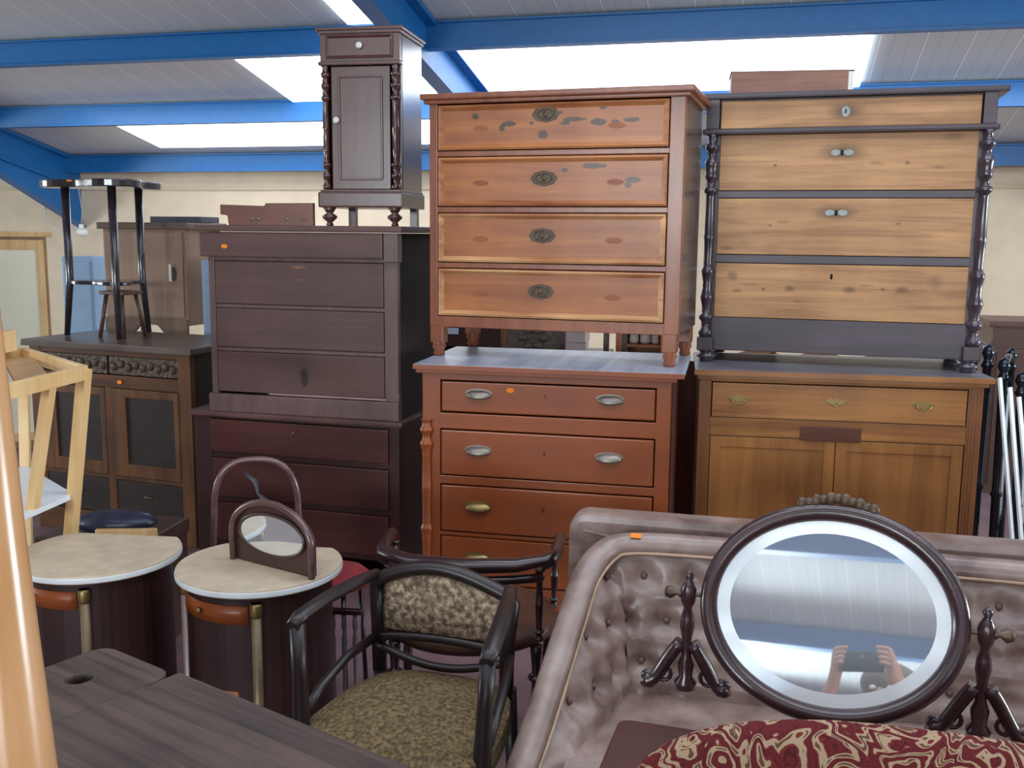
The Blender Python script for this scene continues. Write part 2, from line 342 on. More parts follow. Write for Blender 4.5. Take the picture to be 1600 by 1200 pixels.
t = thing('gap_darkening_board', 'added dark board that darkens the gap between the two lower right chests', 'board', (.70, 4.86, 0), R(14))  # board added to keep the gap between the chests dark
MB().box(0, .30, 0, .022, 0, 1.0, .003).build('board', redd, t)
# ------------------------------------------------------------------ M2 pine-red chest on top
STN = '#3C2F26'
sp2 = []
for (x, z, rx, rz) in ((.50, .990, .052, .022), (.20, .992, .016, .012), (.345, .960, .030, .011), (.49, .915, .022, .016), (.44, .962, .010, .006), (.58, .958, .022, .008), (.62, .972, .050, .009), (.715, .960, .034, .014), (.735, 1.018, .016, .011), (.785, .958, .018, .010), (.85, .965, .030, .010), (.56, 1.0, .014, .006), (.315, .945, .012, .014)):
    sp2.append((x, z, rx, rz, STN, .9, .9))
for (x, z, rx, rz) in ((.70, .79, .05, .011), (.58, .775, .014, .008), (.86, .735, .034, .012), (.84, .715, .014, .014)): sp2.append((x, z, rx, rz, '#3A3430', .85, .9))
m2f = wood('worn_pine_red', '#B97038', '#8F4E27', 'x', .4, .25, .8, .6, spots=sp2)
m2g = wood('worn_pine_edge', '#C68450', '#8A4A2A', 'x', .45, .2)
m2fr = wood('red_pine_frame', '#985634', '#763D25', 'z', .32, .35)
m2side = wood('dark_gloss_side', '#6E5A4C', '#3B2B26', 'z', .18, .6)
patch = wood('handle_patina', '#A45C30', '#854423', 'x', .5, .1)  # darker patina left where handles are missing
t = thing('chest_of_drawers', 'worn red pine chest of four framed drawers with oval keyhole plates and missing handles', 'chest of drawers', (-.353, 4.248, 1.083), R(17.9))
W_, H_, D_ = 1.058, 1.084, .49
b = MB(); b.box(0, .035, 0, .04, .13, 1.055); b.box(1.0, W_, 0, .04, .13, 1.055)
for z0, z1 in ((.127, .173), (.377, .399), (.606, .629), (.834, .856)): b.box(.03, 1.003, .002, .03, z0, z1)
b.box(0, W_, .0, .03, 1.045, 1.06); b.box(.02, W_-.02, D_-.02, D_, .13, 1.055); b.box(.02, W_-.02, .03, D_, .13, .15)
b.build('carcass', m2fr, t)
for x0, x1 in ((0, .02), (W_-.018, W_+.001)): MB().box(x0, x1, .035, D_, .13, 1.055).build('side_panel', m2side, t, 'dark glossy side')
MB().box(-.03, W_+.035, -.03, D_+.02, 1.062, 1.086, .006).build('top', m2fr, t)
MB().box(-.018, W_+.02, -.018, D_, 1.045, 1.063, .006).build('cornice_moulding', m2fr, t)
for i, (z0, z1) in enumerate(((.858, 1.042), (.631, .832), (.401, .604), (.175, .375))):
    d = framed_front(t, .040, .996, z0+.002, z1-.002, .006, m2g if i < 2 else wood('pale_worn_edge_%s' % 'ab'[i-2], '#DDAA74', '#97562F', 'x', .5, .1), m2f, .024, .008)
    oval_plate(d, .50-.004*i, (z0+z1)/2+(.045 if i == 0 else .012), .0055, .054, .030, darkbrass, label='dark oval keyhole plate')
    for x in (.225, .79):
        q = MB(); zc = (z0+z1)/2-.005; q.prism([(x+.034*math.cos(a), zc+.012*math.sin(a)) for a in [k*PI/10 for k in range(20)]], -.0055, -.0045, mat=XZ)
        q.build('handle_mark', patch, d, 'darker ghost of a missing handle')
for x, y, m_ in ((.03, .03, m2fr), (W_-.035, .03, m2fr), (.03, D_-.04, m2fr), (W_-.035, D_-.04, m2fr)):
    q = MB().lathe([(.020, 0), (.026, .008), (.022, .024), (.030, .040), (.026, .052), (.030, .058)], (x, y, 0)); q.box(x-.030, x+.030, y-.028, y+.028, .056, .135, .006); q.build('foot', m_, t)

# ------------------------------------------------------------------ R1 light brown cupboard (lower, right)
m_or = wood('honey_oak', '#A8713A', '#7E4E26', 'z', .35, .3, .7, .6)
m_orx = wood('honey_oak_across', '#A8713A', '#7A4A26', 'x', .35, .3, .9, .7)
m_ord = wood('dark_oak_block', '#5C3420', '#43251A', 'x', .4, .2)
m_orf = wood('oak_stile', '#8E5A33', '#6A3F24', 'z', .35, .3)
t = thing('cupboard', 'honey oak cupboard with one long drawer over two tall doors, below pale pine drawers', 'cupboard', (.790, 4.158, 0), R(9.5))
W_, H_, D_ = 1.13, 1.05, .62
b = MB(); b.box(0, .02, .03, D_, 0, 1.02); b.box(W_-.02, W_, .03, D_, 0, 1.02); b.box(0, W_, D_-.02, D_, 0, 1.02); b.box(0, W_, .03, D_, .06, .09)
b.box(0, .052, 0, .03, 0, 1.02); b.box(W_-.058, W_, 0, .03, 0, 1.02); b.build('carcass', m_orf, t)
for z0, z1 in ((.998, 1.02), (.768, .846), (0, .09)): MB().box(.052, W_-.058, .0, .03, z0, z1).build('rail', m_orx, t)
MB().box(-.02, W_+.03, -.025, D_+.01, 1.026, 1.05, .007).build('top', wood('bluish_grey_top', '#8E8C96', '#5E5862', 'x', .35, .3), t, 'grey-bluish top')  # top greyer than the oak below it
MB().box(-.022, W_+.032, -.030, -.024, 1.028, 1.049, .003).build('front_edge', m_orx, t)
MB().box(-.01, W_+.015, -.014, -.0, 1.008, 1.027, .005).build('edge_moulding', m_orx, t)
d = MB().box(.056, 1.066, -.006, .02, .850, .994, .004).build('drawer', m_orx, t)
q = MB(); q.box(.056, 1.066, -.010, -.005, .850, .862, .002); q.build('lower_bead', m_orx, d)
for x, m_ in ((.165, brass), (.56, brass), (.90, brass)):
    q = MB(); zc = .925
    pts = [(x-.045, zc+.008), (x-.03, zc+.018), (x-.012, zc+.013), (x, zc+.022), (x+.012, zc+.013), (x+.03, zc+.018), (x+.045, zc+.008), (x+.03, zc-.006), (x+.012, zc-.008), (x, zc-.02), (x-.012, zc-.008), (x-.03, zc-.006)]
    q.prism(pts, .006, .009, .0008, mat=XZ)
    if abs(x-.56) > .1: q.tube([(x-.03, -.010, zc+.006), (x-.03, -.020, zc), (x-.015, -.022, zc-.016), (x+.015, -.022, zc-.016), (x+.03, -.020, zc), (x+.03, -.010, zc+.006)], .003, 8)
    else: q.ball((x, -.010, zc), .004, .002, .008, 8)
    q.build('handle' if abs(x-.56) > .1 else 'keyhole_plate', m_, d)
MB().box(.42, .665, -.006, .02, .762, .822, .002).build('carved_block', m_ord, t, 'dark oblong block')
for x0, x1 in ((.055, .565), (.568, 1.068)):
    d = MB().box(x0, x1, .008, .028, .095, .765, .002).build('door', m_or, t)
    q = MB(); q.box(x0, x0+.045, .002, .012, .095, .765, .002); q.box(x1-.045, x1, .002, .012, .095, .765, .002); q.box(x0+.045, x1-.045, .002, .012, .72, .765, .002); q.box(x0+.045, x1-.045, .002, .012, .095, .15, .002)
    q.build('door_frame', m_or, d)
for k, x in enumerate((1.082, 1.094, 1.106, 1.118)):
    pass
q = MB()
for x in (1.086, 1.098, 1.110): q.box(x-.003, x+.003, -.003, .001, .10, .99, .0012)
q.build('fluting', m_orf, t)

# ------------------------------------------------------------------ R2 chest with pale pine drawer fronts
KN = '#5A3A22'
spr = [(.565, 1.072, .075, .038, KN, .75, .3), (.56, .905, .10, .036, KN, .75, .3), (.55, .655, .095, .036, KN, .75, .3)]
for (x, z, rx, rz, s_) in ((.29, .855, .008, .006, .9), (.82, .86, .010, .006, .9), (.99, .965, .040, .016, .5), (.94, .84, .03, .008, .5), (.70, .86, .03, .010, .4), (.22, .87, .12, .006, .35), (.28, .60, .006, .005, .8), (.33, .615, .03, .008, .5), (.80, .61, .014, .007, .6), (.10, .50, .03, .008, .5),
    (.13, .38, .024, .020, .6), (.155, .315, .022, .010, .6), (.265, .325, .008, .006, .9), (.375, .33, .022, .014, .8), (.62, .33, .028, .014, .75), (.755, .335, .010, .006, .9), (.83, .335, .028, .016, .7), (.96, .37, .03, .03, .4), (.41, .275, .03, .005, .5), (.21, .345, .05, .006, .4), (.69, .35, .03, .006, .4)):
    spr.append((x, z, rx*1.15, rz*1.15, KN, s_*.9, .7))
m_pd = wood('pale_stripped_pine', '#C89662', '#9A6B40', 'x', .5, .08, 1.3, .8, spots=spr)
m_kp = plain('dull_zinc', '#9CA3A0', .5, noise=.2, nscale=60)
m_pk = wood('purple_black_frame', '#4A3C46', '#2E252E', 'x', .4, .15)
m_pkz = wood('purple_black_column', '#4A3C48', '#2C242E', 'z', .2, .6)
t = thing('chest_of_drawers', 'chest of four pale stripped pine drawers in a black turned-column frame', 'chest of drawers', (.84, 4.443, 1.050), R(16.6))
W_, H_, D_ = 1.135, 1.155, .42
b = MB(); b.box(.0, .055, .02, .05, .05, 1.13); b.box(1.085, W_, .02, .05, .05, 1.13); b.box(0, .02, .03, D_, .05, 1.13); b.box(W_-.02, W_, .03, D_, .05, 1.13); b.box(.02, W_-.02, D_-.02, D_, .05, 1.13)
for z0, z1 in ((.717, .748), (.437, .473)): b.box(.05, 1.09, .012, .04, z0, z1)
b.box(.0, W_, .0, .05, 1.125, 1.133); b.build('carcass', m_pk, t)
MB().box(.045, 1.095, .004, .04, .05, .197, .004).build('plinth', m_pk, t)
MB().box(-.045, W_+.045, -.04, D_+.02, 1.132, 1.156, .008).build('top', m_pk, t)
MB().box(-.02, W_+.02, -.035, .03, .985, 1.008, .009).build('ledge_moulding', m_pk, t)
MB().box(1.09, W_+.005, -.03, .03, 1.008, 1.132, .003).build('corner_block', m_pk, t); MB().box(-.005, .050, -.03, .03, 1.008, 1.132, .003).build('corner_block', m_pk, t)
for i, (z0, z1) in enumerate(((1.010, 1.124), (.750, .984), (.475, .715), (.199, .435))):
    d = MB().box(.056, 1.084, -.012 if i == 0 else .008, .03, z0, z1, .003).build('drawer', m_pd, t)
    y = -.012 if i == 0 else .008; zc = (1.072, .905, .655, .385)[i]; xc = (.565, .56, .55, .545)[i]
    if i == 0:
        q = MB(); q.prism([(xc+.017*math.cos(a), zc+.020*math.sin(a)*(1.25 if math.sin(a) < 0 else 1)) for a in [k*PI/8 for k in range(16)]], -y, -y+.003, .001, mat=XZ); q.build('keyhole_plate', m_kp, d, 'small pale keyhole plate')
        MB().box(xc-.003, xc+.003, y-.0045, y, zc-.010, zc+.008, 0).build('keyhole', black_iron, d)
    elif i < 3:
        q = MB()
        for sx in (-1, 1):
            q.prism([(xc+sx*.026+.020*math.cos(a), zc+.013*math.sin(a)) for a in [k*PI/8 for k in range(16)]], -y, -y+.003, .001, mat=XZ)
        q.build('keyhole_plate', m_kp, d, 'pale metal plate in two lobes')
        MB().ball((xc, y-.002, zc), .006, .003, .013, 10).build('keyhole', black_iron, d)
    else: MB().ball((xc, y, zc), .006, .003, .013, 10).build('keyhole', black_iron, d)
for x in (.022, W_-.016):
    q = MB(); turned(q, x, -.012, .11, .985, .022, ((.02, 1.4), (.06, .7), (.1, 1.4), (.13, .8), (.2, 1.25), (.26, .9), (.33, 1.25), (.37, .8), (.5, 1.0), (.70, .85), (.73, 1.3), (.76, .7), (.8, 1.2), (.86, 1.3), (.9, .75), (.94, 1.3), (.97, .8))); q.build('turned_column', m_pkz, t)
for x in (.024, W_-.02): MB().box(x-.034, x+.034, -.044, .02, .05, .11, .006).build('column_base', m_pk, t)
for x, y in ((.03, .0), (W_-.03, .0), (.05, D_-.05), (W_-.05, D_-.05)): bun_foot(t, x, y, .052, .045, m_pkz)

bx = thing('wooden_box', 'small brown wooden box on top of the chest with pale pine drawers', 'box', (.945, 4.50, 2.207), R(10))
b = MB(); b.box(0, .50, 0, .012, 0, .10); b.box(0, .50, .20, .212, 0, .10); b.box(0, .012, .01, .2, 0, .10); b.box(.01, .49, .01, .2, 0, .012); b.build('body', wood('small_box_brown', '#9A6B55', '#744A3C', 'x', .5), bx)
MB().box(.49, .512, -.002, .214, -.0+.001, .098, .003).build('end_board', plain('glare_white_end', '#E8E6DF', .3), bx, 'end board with painted glare')  # white colour stands for glare on the end face
MB().box(-.004, .516, .0, .212, .10, .106, .003).build('lid', wood('box_lid_brown', '#8E6250', '#6A4437', 'x', .5), bx)

# ------------------------------------------------------------------ L1 dark mahogany chest (lower, left of middle)
m_l1 = wood('dark_mahogany', '#5A2A22', '#3B1B18', 'x', .4, .25, .8, .5)
m_l1d = wood('darker_mahogany', '#421D1A', '#2B1312', 'z', .4, .25)
t = thing('chest_of_drawers', 'dark mahogany chest of drawers with a worn top edge, under the dull purple-brown chest', 'chest of drawers', (-1.50, 4.630, 0), R(15.8))
W_, H_, D_ = 1.04, .771, .50
b = MB(); b.box(0, .09, 0, .04, 0, .75); b.box(W_-.05, W_, 0, .04, 0, .75); b.box(0, .02, .03, D_, 0, .75); b.box(W_-.02, W_, .03, D_, 0, .75); b.box(.02, W_-.02, D_-.02, D_, 0, .75)
for z0, z1 in ((.735, .75), (.55, .575), (.335, .36), (.12, .145), (0, .05)): b.box(.08, W_-.04, .004, .03, z0, z1)
b.build('carcass', m_l1d, t)
MB().box(-.02, W_+.02, -.02, D_, .748, .771, .006).build('top', wood('scuffed_top_edge', '#6B4A44', '#33201F', 'x', .4, .2, 1.5), t)
for z0, z1 in ((.577, .733), (.362, .548), (.147, .333)):
    d = MB().box(.092, W_-.052, -.004, .02, z0, z1, .005).build('drawer', m_l1, t)
    MB().ball(((W_)/2, -.006, z1-.045), .007, .004, .010, 10).build('keyhole_plate', darkbrass, d)
sticker(t, .96, .43, -.0005, .012, .008)

# ------------------------------------------------------------------ L2 dull purple-brown chest
m_l2 = wood('dull_purple_brown', '#654841', '#4D3633', 'x', .5, .1, .8, .5, spots=[(.45, .675, .04, .007, '#A0693C', .8, .6), (.46, .62, .02, .005, '#8a5a3c', .6, .6), (.47, .175, .02, .045, '#2A1B1E', .9, .8)])
m_l2s = wood('dull_purple_stile', '#745A57', '#5A4341', 'z', .4, .2)
m_l2d = wood('dull_purple_shaded_side', '#33211F', '#221615', 'z', .8, 0)  # colour darkened for the shade of the chest standing close by
t = thing('chest_of_drawers', 'dull purple-brown chest of drawers with overhanging top drawer, carrying the tall narrow nightstand', 'chest of drawers', (-1.40, 4.605, .771), R(14.3))
W_, H_, D_ = .925, .86, .50
b = MB(); b.box(0, .03, 0, .03, .085, .83); b.box(.862, W_, -.004, .03, .085, .72); b.box(.02, .87, D_-.02, D_, .02, .83)
for z0, z1 in ((.70, .72), (.485, .502), (.285, .302)): b.box(.02, .87, .004, .03, z0, z1)
b.box(-.012, W_+.004, -.014, .03, .0, .085, .006); b.build('carcass', m_l2s, t)
for x0, x1 in ((0, .018), (W_-.018, W_)): MB().box(x0, x1, .03, D_, 0, .83).build('side_panel', m_l2d, t, 'side with shade painted into its colour')
MB().box(-.04, W_+.035, -.045, D_+.01, .832, .860, .008).build('top', m_l2, t)
d = MB().box(-.022, .868, -.034, .02, .718, .828, .008).build('drawer', m_l2, t)
MB().box(.872, W_+.012, -.034, .02, .705, .829, .004).build('corner_block', m_l2s, t)
MB().box(.868, W_+.006, -.012, .02, .085, .12, .004).build('stile_foot', m_l2s, t)
for z0, z1 in ((.504, .698), (.304, .483), (.095, .283)): MB().box(.034, .858, -.002, .02, z0, z1, .005).build('drawer', m_l2, t)
sticker(t, .105, .765, -.0335, .016, .010)

# ------------------------------------------------------------------ N tall narrow nightstand on L2
m_n = wood('reddish_walnut', '#643E38', '#472A27', 'z', .3, .35, .8, .4)
m_ns = wood('glossy_walnut_side', '#5F3A35', '#432724', 'z', .16, .8)
t = thing('nightstand', 'tall narrow walnut nightstand with turned columns and white ring knobs, topmost of its stack', 'nightstand', (-.881, 4.667, 1.631), R(10.5))
W_, H_, D_ = .373, .875, .36
b = MB(); b.box(.01, .363, .03, D_, .155, .17); b.box(.01, .363, D_-.015, D_, .16, .86); b.box(0, .03, .02, .05, .16, .86); b.box(.343, .373, .02, .05, .16, .86); b.box(.01, .363, .01, .04, .845, .858)
b.build('carcass', m_n, t)
for x0, x1 in ((0, .014), (.359, .373)): MB().box(x0, x1, .03, D_, .16, .86).build('side_panel', m_ns, t, 'glossy side')
q = MB(); q.box(-.018, .391, -.018, D_+.012, .866, .880, .005); q.box(-.010, .383, -.010, D_, .852, .868, .004); q.build('top', m_n, t)
q = MB(); q.box(-.014, .387, -.022, D_, .085, .155, .008); q.box(-.006, .379, -.012, D_, .155, .166, .004); q.build('plinth', m_n, t)
MB().box(-.006, .379, -.014, .03, .715, .733, .006).build('ledge_moulding', m_n, t)
MB().box(.0, .373, .0, .03, .733, .852, .002).build('drawer_surround', m_n, t)
d = framed_front(t, .03, .343, .745, .845, -.004, m_n, m_n, .014, .005)
def ring_knob(par, x, z, y):
    q = MB().lathe([(.004, 0), (.006, .006), (.014, .010), (.015, .016), (.009, .021), (.004, .019)], (x, y, z), (0, -1, 0), 16); q.build('knob', porc, par, 'white porcelain knob')
ring_knob(d, .19, .798, -.003)
d = MB().box(.048, .325, .006, .03, .168, .712, .003).build('door', m_n, t)
q = MB(); x0, x1, z0, z1 = .098, .275, .225, .655
P = [(x0-.012, z0-.012), (x1+.012, z0-.012), (x1+.012, z1+.012), (x0-.012, z1+.012)]
for k in range(4):
    a, c = P[k], P[(k+1) % 4]; q.bar((a[0], .003, a[1]), (c[0], .003, c[1]), .010, .010, .003)
q.build('door_moulding', m_n, d); ring_knob(d, .075, .475, .005)
for x in (.022, .351):
    q = MB(); turned(q, x, .002, .168, .714, .016, ((.02, 1.3), (.06, .7), (.11, 1.25), (.15, .8), (.2, 1.3), (.23, .8), (.32, .95), (.5, 1.05), (.7, .9), (.74, 1.3), (.78, .7), (.84, 1.3), (.88, .8), (.93, 1.3), (.97, .8)), 14); q.build('turned_column', m_ns, t)
for x, y in ((.03, .01), (.343, .01)):
    q = MB().lathe([(.014, 0), (.018, .008), (.012, .018), (.034, .038), (.034, .046), (.014, .060), (.020, .066), (.032, .086)], (x, y, 0)); q.build('foot', m_n, t)
for x, y in ((.03, D_-.03), (.343, D_-.03)): MB().box(x-.018, x+.018, y-.018, y+.018, 0, .087, .002).build('foot', m_n, t)

# crest-like carved box lying on L2
t = thing('headboard_crest', 'brown shaped crest board lying left of the nightstand on the purple-brown chest', 'crest board', (-1.38, 4.80, 1.632), R(10))
pts = [(0.04, 0), (.46, 0), (.46, .105), (.23, .103), (.22, .09), (0, .096), (0, .05), (.035, .045)]
MB().prism(pts, 0, .03, .003, mat=XZ).build('board', wood('crest_brown', '#86503C', '#5E3528', 'x', .4), t)
q = MB()
for x in (.16, .19, .33, .41): q.ball((x, -.03, .03), .016, .004, .006, 8)
q.build('carving', pewter, t, 'small pale carved lozenges')

# ------------------------------------------------------------------ B carved sideboard at the left
m_b = wood('golden_brown_oak', '#6E4526', '#452A1A', 'x', .4, .25, .9, .7)
m_bz = wood('golden_brown_oak_upright', '#744A27', '#4A2D1B', 'z', .4, .25, .9, .7)
m_bd = wood('very_dark_panel', '#33241F', '#221816', 'x', .45, .2, 1.2, .7)
m_bc = plain('carved_dark_oak', '#4C392A', .5, noise=.5, nscale=45, bump=1)
t = thing('sideboard', 'carved oak sideboard with dark door panels, standing under the clover-leaf table', 'sideboard', (-2.575, 5.274, 0), R(21))
W_, H_, D_ = 1.045, 1.03, .56
b = MB(); b.box(0, .075, 0, .04, 0, .995); b.box(W_-.075, W_, 0, .04, 0, .995); b.box(.50, .545, 0, .03, .11, .80)
b.build('stile', m_bz, t)
b = MB(); b.box(0, .02, .03, D_, 0, .995); b.box(W_-.02, W_, .03, D_, 0, .995); b.box(.02, W_-.02, D_-.02, D_, 0, .995); b.box(.02, W_-.02, .03, D_, .08, .1); b.build('carcass', m_bd, t)
for z0, z1 in ((.965, .995), (.80, .865), (.315, .335)): MB().box(.07, W_-.07, .002, .03, z0, z1).build('rail', m_b, t)
b = MB(); b.box(.07, W_-.07, .002, .03, .10, .125)
pts = [(.07, .10), (W_-.07, .10), (W_-.07, .0), (W_-.14, .0), (W_-.2, .04), (W_-.35, .055), (W_/2, .03), (.35, .055), (.2, .04), (.14, 0), (.07, 0)]
b.prism(pts, -.02, 0, mat=XZ); b.build('shaped_plinth', m_b, t)
MB().box(-.03, W_+.03, -.03, D_+.01, .995, 1.03, .008).build('top', wood('dusty_sideboard_top', '#77685E', '#4A3A32', 'x', .35, .3), t)
for x0, x1 in ((.08, .515), (.53, .965)):
    d = MB().box(x0, x1, .008, .03, .87, .962, .003).build('drawer', m_bc, t, 'carved drawer front')
    q = MB()
    for k in range(9):
        x = x0+.03+k*(x1-x0-.06)/8; q.ball((x, .006, .916+(.008 if k % 2 else -.006)), .020, .008, .022, 8)
    q.build('carving', m_bc, d)
for x0, x1 in ((.08, .498), (.548, .967)):
    d = MB().box(x0, x1, .006, .022, .338, .797, .002).build('door', m_bd, t, 'dark sunken door panel')
    q = MB(); q.box(x0, x0+.085, -.002, .012, .338, .797, .003); q.box(x1-.03, x1, -.002, .012, .338, .797, .003); q.box(x0+.085, x1-.03, -.002, .012, .755, .797, .003); q.box(x0+.085, x1-.03, -.002, .012, .338, .405, .003); q.build('door_frame', m_bz, d)
for x0, x1 in ((.08, .515), (.53, .965)):
    d = MB().box(x0, x1, .004, .03, .128, .312, .004).build('drawer', m_bd, t); MB().ball(((x0+x1)/2, .002, .235), .03, .006, .009, 10).build('handle', darkbrass, d)
sticker(t, .60, .832, -.001, .016, .010)

# clover-leaf table on the sideboard
m_cl = wood('ebonised_gloss', '#3A3338', '#1E1A1E', 'x', .18, .7)
t = thing('clover_leaf_table', 'ebonised clover-leaf table on the sideboard at the left', 'table', (-2.18, 5.42, 1.034), 0)
pts = []
for k in range(60):
    a = 2*PI*k/60; rr = .235+.065*math.cos(3*(a-PI)); pts.append((rr*1.15*math.cos(a), rr*math.sin(a)))
MB().prism(pts, .79, .830, .006).build('tabletop', m_cl, t)
MB().prism([(x*.62, y*.62) for x, y in pts], .28, .30, .004).build('lower_shelf', m_cl, t)
for (x, y) in ((-.225, .0), (.105, -.19), (.105, .19)):
    q = MB().tube([(x*1.12, y*1.12, 0), (x*.98, y*.98, .3), (x*.98, y*.98, .792)], [.015, .020, .022], 12); q.build('leg', m_cl, t)
q = MB().prism([(-.012, 0), (.012, 0), (.012, .008), (-.012, .008)], .29, .2915, mat=Matrix(((1, 0, 0, -.06), (0, 0, -1, -.02), (0, 1, 0, .810), (0, 0, 0, 1)))); q.build('price_sticker', sticker_m, t, 'orange price sticker')
t = thing('turned_chair_frame', 'brown wooden stool frame under the clover-leaf table on the sideboard', 'stool', (-2.12, 5.40, 1.031), R(25))
m_br = wood('mid_brown_stick', '#6A4636', '#4A3026', 'z', .4)
for x, y in ((-.07, -.06), (.07, -.06), (-.07, .06), (.07, .06)): MB().tube([(x*1.25, y*1.25, 0), (x*.8, y*.8, .23)], .011, 8).build('leg', m_br, t)
MB().box(-.09, .09, -.07, .07, .23, .25, .004).build('seat', m_br, t)

# ------------------------------------------------------------------ things behind, left
m_c = wood('grey_brown_cupboard', '#B09078', '#8A6C58', 'z', .5, .1, .6, .5)
t = thing('low_chest', 'plain brown low chest under the small grey-brown cupboard behind the sideboard', 'chest', (-2.48, 5.98, 0), R(14))
b = MB(); b.box(0, .60, 0, .45, .06, .93); b.box(-.02, .62, -.02, .46, .93, .95, .004); b.build('carcass', m_c, t)
for z in (.10, .38, .66): MB().box(.03, .57, -.008, .01, z, z+.25, .004).build('drawer', m_c, t)
for x, y in ((.04, .04), (.56, .04), (.04, .41), (.56, .41)): MB().box(x-.02, x+.02, y-.02, y+.02, 0, .06).build('foot', m_c, t)
t = thing('small_cupboard', 'grey-brown one-door cupboard with pale handle, standing behind the sideboard', 'cupboard', (-2.44, 5.96, .951), R(16))
b = MB(); b.box(0, .56, .015, .38, .10, .66, .003); b.build('carcass', m_c, t)
MB().box(-.02, .60, -.02, .40, .66, .70, .01).build('cornice', wood('grey_brown_cornice', '#7A6558', '#55443B', 'x', .4), t)
d = MB().box(.015, .545, .0, .02, .15, .645, .004).build('door', m_c, t)
MB().box(.46, .475, -.014, .002, .36, .46, .003).build('handle', porc, d, 'pale upright handle'); MB().prism([(.485+.02*math.cos(a), .405+.04*math.sin(a)) for a in [k*PI/8 for k in range(16)]], .0, .003, mat=XZ).build('lock_plate', darkbrass, d)
pts = [(0, .14), (.56, .14), (.56, .0), (.52, .0), (.48, .05), (.40, .06), (.36, .10), (.30, .11), (.24, .10), (.20, .06), (.10, .05), (.05, 0), (0, 0)]
MB().prism(pts, -.02, .0, mat=XZ).build('apron', wood('carved_apron', '#8A7059', '#5F4A3C', 'x', .5), t, 'scrolled apron')
for x in (.02, .54): MB().box(x-.02, x+.02, .33, .37, 0, .1).build('foot', m_c, t)
t = tag(MB().box(-.17, .17, -.1, .1, 0, .035, .004).build('flat_case', plain('dark_grey_case', '#4A4A52', .5)), 'flat dark case on top of the grey-brown cupboard', 'case'); t.location = (-1.97, 6.05, 1.652); t.rotation_euler = (0, 0, -R(14))
m_bl = plain('blue_grey_metal', '#8399B2', .45, noise=.08)
def metal_cab(loc, w_, d_, h_, lab, yaw, c=m_bl):
    t = thing('metal_cabinet', lab, 'cabinet', loc, yaw); MB().box(0, w_, .01, d_, 0, h_, .006).build('carcass', c, t)
    d = MB().box(.02, w_-.02, -.004, .012, .05, h_-.03, .004).build('door', c, t); MB().box(w_-.06, w_-.045, -.015, 0, h_*.5, h_*.5+.1, .002).build('handle', pewter, d); return t
metal_cab((-1.79, 5.74, 0), .26, .3, 1.44, 'blue-grey metal cabinet beside the grey-brown cupboard', R(14))
metal_cab((-2.98, 6.6, 0), .24, .35, 1.43, 'pale blue metal locker seen through the legs of the clover-leaf table', R(14), plain('pale_blue_metal', '#8FABC6', .4, noise=.06))
pine = wood('yellow_pine', '#E0BC84', '#C2945C', 'z', .4, .2)
t = thing('wardrobe', 'pine wardrobe with cream panel at the far left against the back', 'wardrobe', (-4.17, 6.94, 0), R(-25))
MB().box(0, .86, .02, .5, 0, 1.55, .004).build('carcass', wood('tan_wardrobe', '#A8865F', '#85674A', 'z', .45), t)
MB().box(-.02, .90, -.03, .52, 1.55, 1.59, .008).build('cornice', pine, t)
for x0, x1 in ((.02, .40), (.45, .84)):
    d = MB().box(x0+.05, x1-.05, .0, .02, .12, 1.46, .002).build('door', plain('cream_panel', '#E3DCC2', .4), t, 'cream door panel')
    q = MB(); q.box(x0, x0+.05, -.012, .02, .06, 1.53); q.box(x1-.05, x1, -.012, .02, .06, 1.53); q.box(x0+.05, x1-.05, -.012, .02, 1.46, 1.53); q.box(x0+.05, x1-.05, -.012, .02, .06, .12); q.build('door_frame', pine, d)
# lamp hung from the rafter
t = thing('flood_lamp', 'small white flood lamp with cable hanging below the left rafter', 'lamp', shed(-7.55, 9.7, 1.58), 0)
q = MB().ball((0, 0, 0), .07, .06, .05); q.box(-.02, .02, -.02, .02, .04, .09); q.build('lamp_head', porc, t)
MB().tube([(0, 0, .08), (.02, 0, .25), (-.03, .05, .45), (-.02, .1, .62)], .008, 8).build('cable', plain('grey_cable', '#9A9A90', .6), t)
MB().tube([(-.02, 0, .05), (-.2, 0, -.01), (-.4, .05, .08), (-.45, .1, .40)], .007, 8).build('cable', plain('white_cable', '#C9C9C0', .6), t)

# ------------------------------------------------------------------ things behind, middle and right
m_dk = wood('dark_brown_old', '#4C3229', '#33211C', 'x', .4)
m_mid = wood('mid_brown_old', '#9A6A48', '#744A32', 'z', .45)
t = thing('desk', 'dark brown desk with pale drawer front, seen between the two middle chests', 'desk', (-.66, 6.5, 0), R(14))
b = MB(); b.box(0, .9, 0, .5, 1.02, 1.05); b.box(0, .03, .02, .5, 0, 1.02); b.box(.87, .9, .02, .5, 0, 1.02); b.box(.03, .87, .4, .42, .4, 1.02); b.build('carcass', m_dk, t)
MB().box(.20, .32, -.01, .02, .96, 1.0, .002).build('label_plate', plain('pale_blue_card', '#C9D6E6', .5), t, 'pale blue plate'); MB().box(.03, .87, .0, .03, .88, 1.02).build('drawer', m_dk, t)
t = thing('carved_chair', 'dark chair with carved leafy back, seen between the two middle chests', 'chair', (-.15, 5.35, 0), R(14))
for x, y in ((0, 0), (.34, 0), (0, .34), (.34, .34)): MB().box(x, x+.035, y, y+.035, 0, .46 if y == 0 else 1.12).build('leg', m_mid if x == 0 else m_dk, t)
MB().box(-.01, .385, -.02, .39, .46, .52, .01).build('seat', m_dk, t)
q = MB().box(.03, .345, .34, .365, .92, 1.10)
for k in range(6):
    a = k*PI/3; q.ball((.19+.06*math.cos(a), .335, 1.02+.05*math.sin(a)), .035, .012, .02, 8)
q.build('backrest', plain('carved_grey_brown', '#5C5248', .5, noise=.4, nscale=40, bump=.6), t)
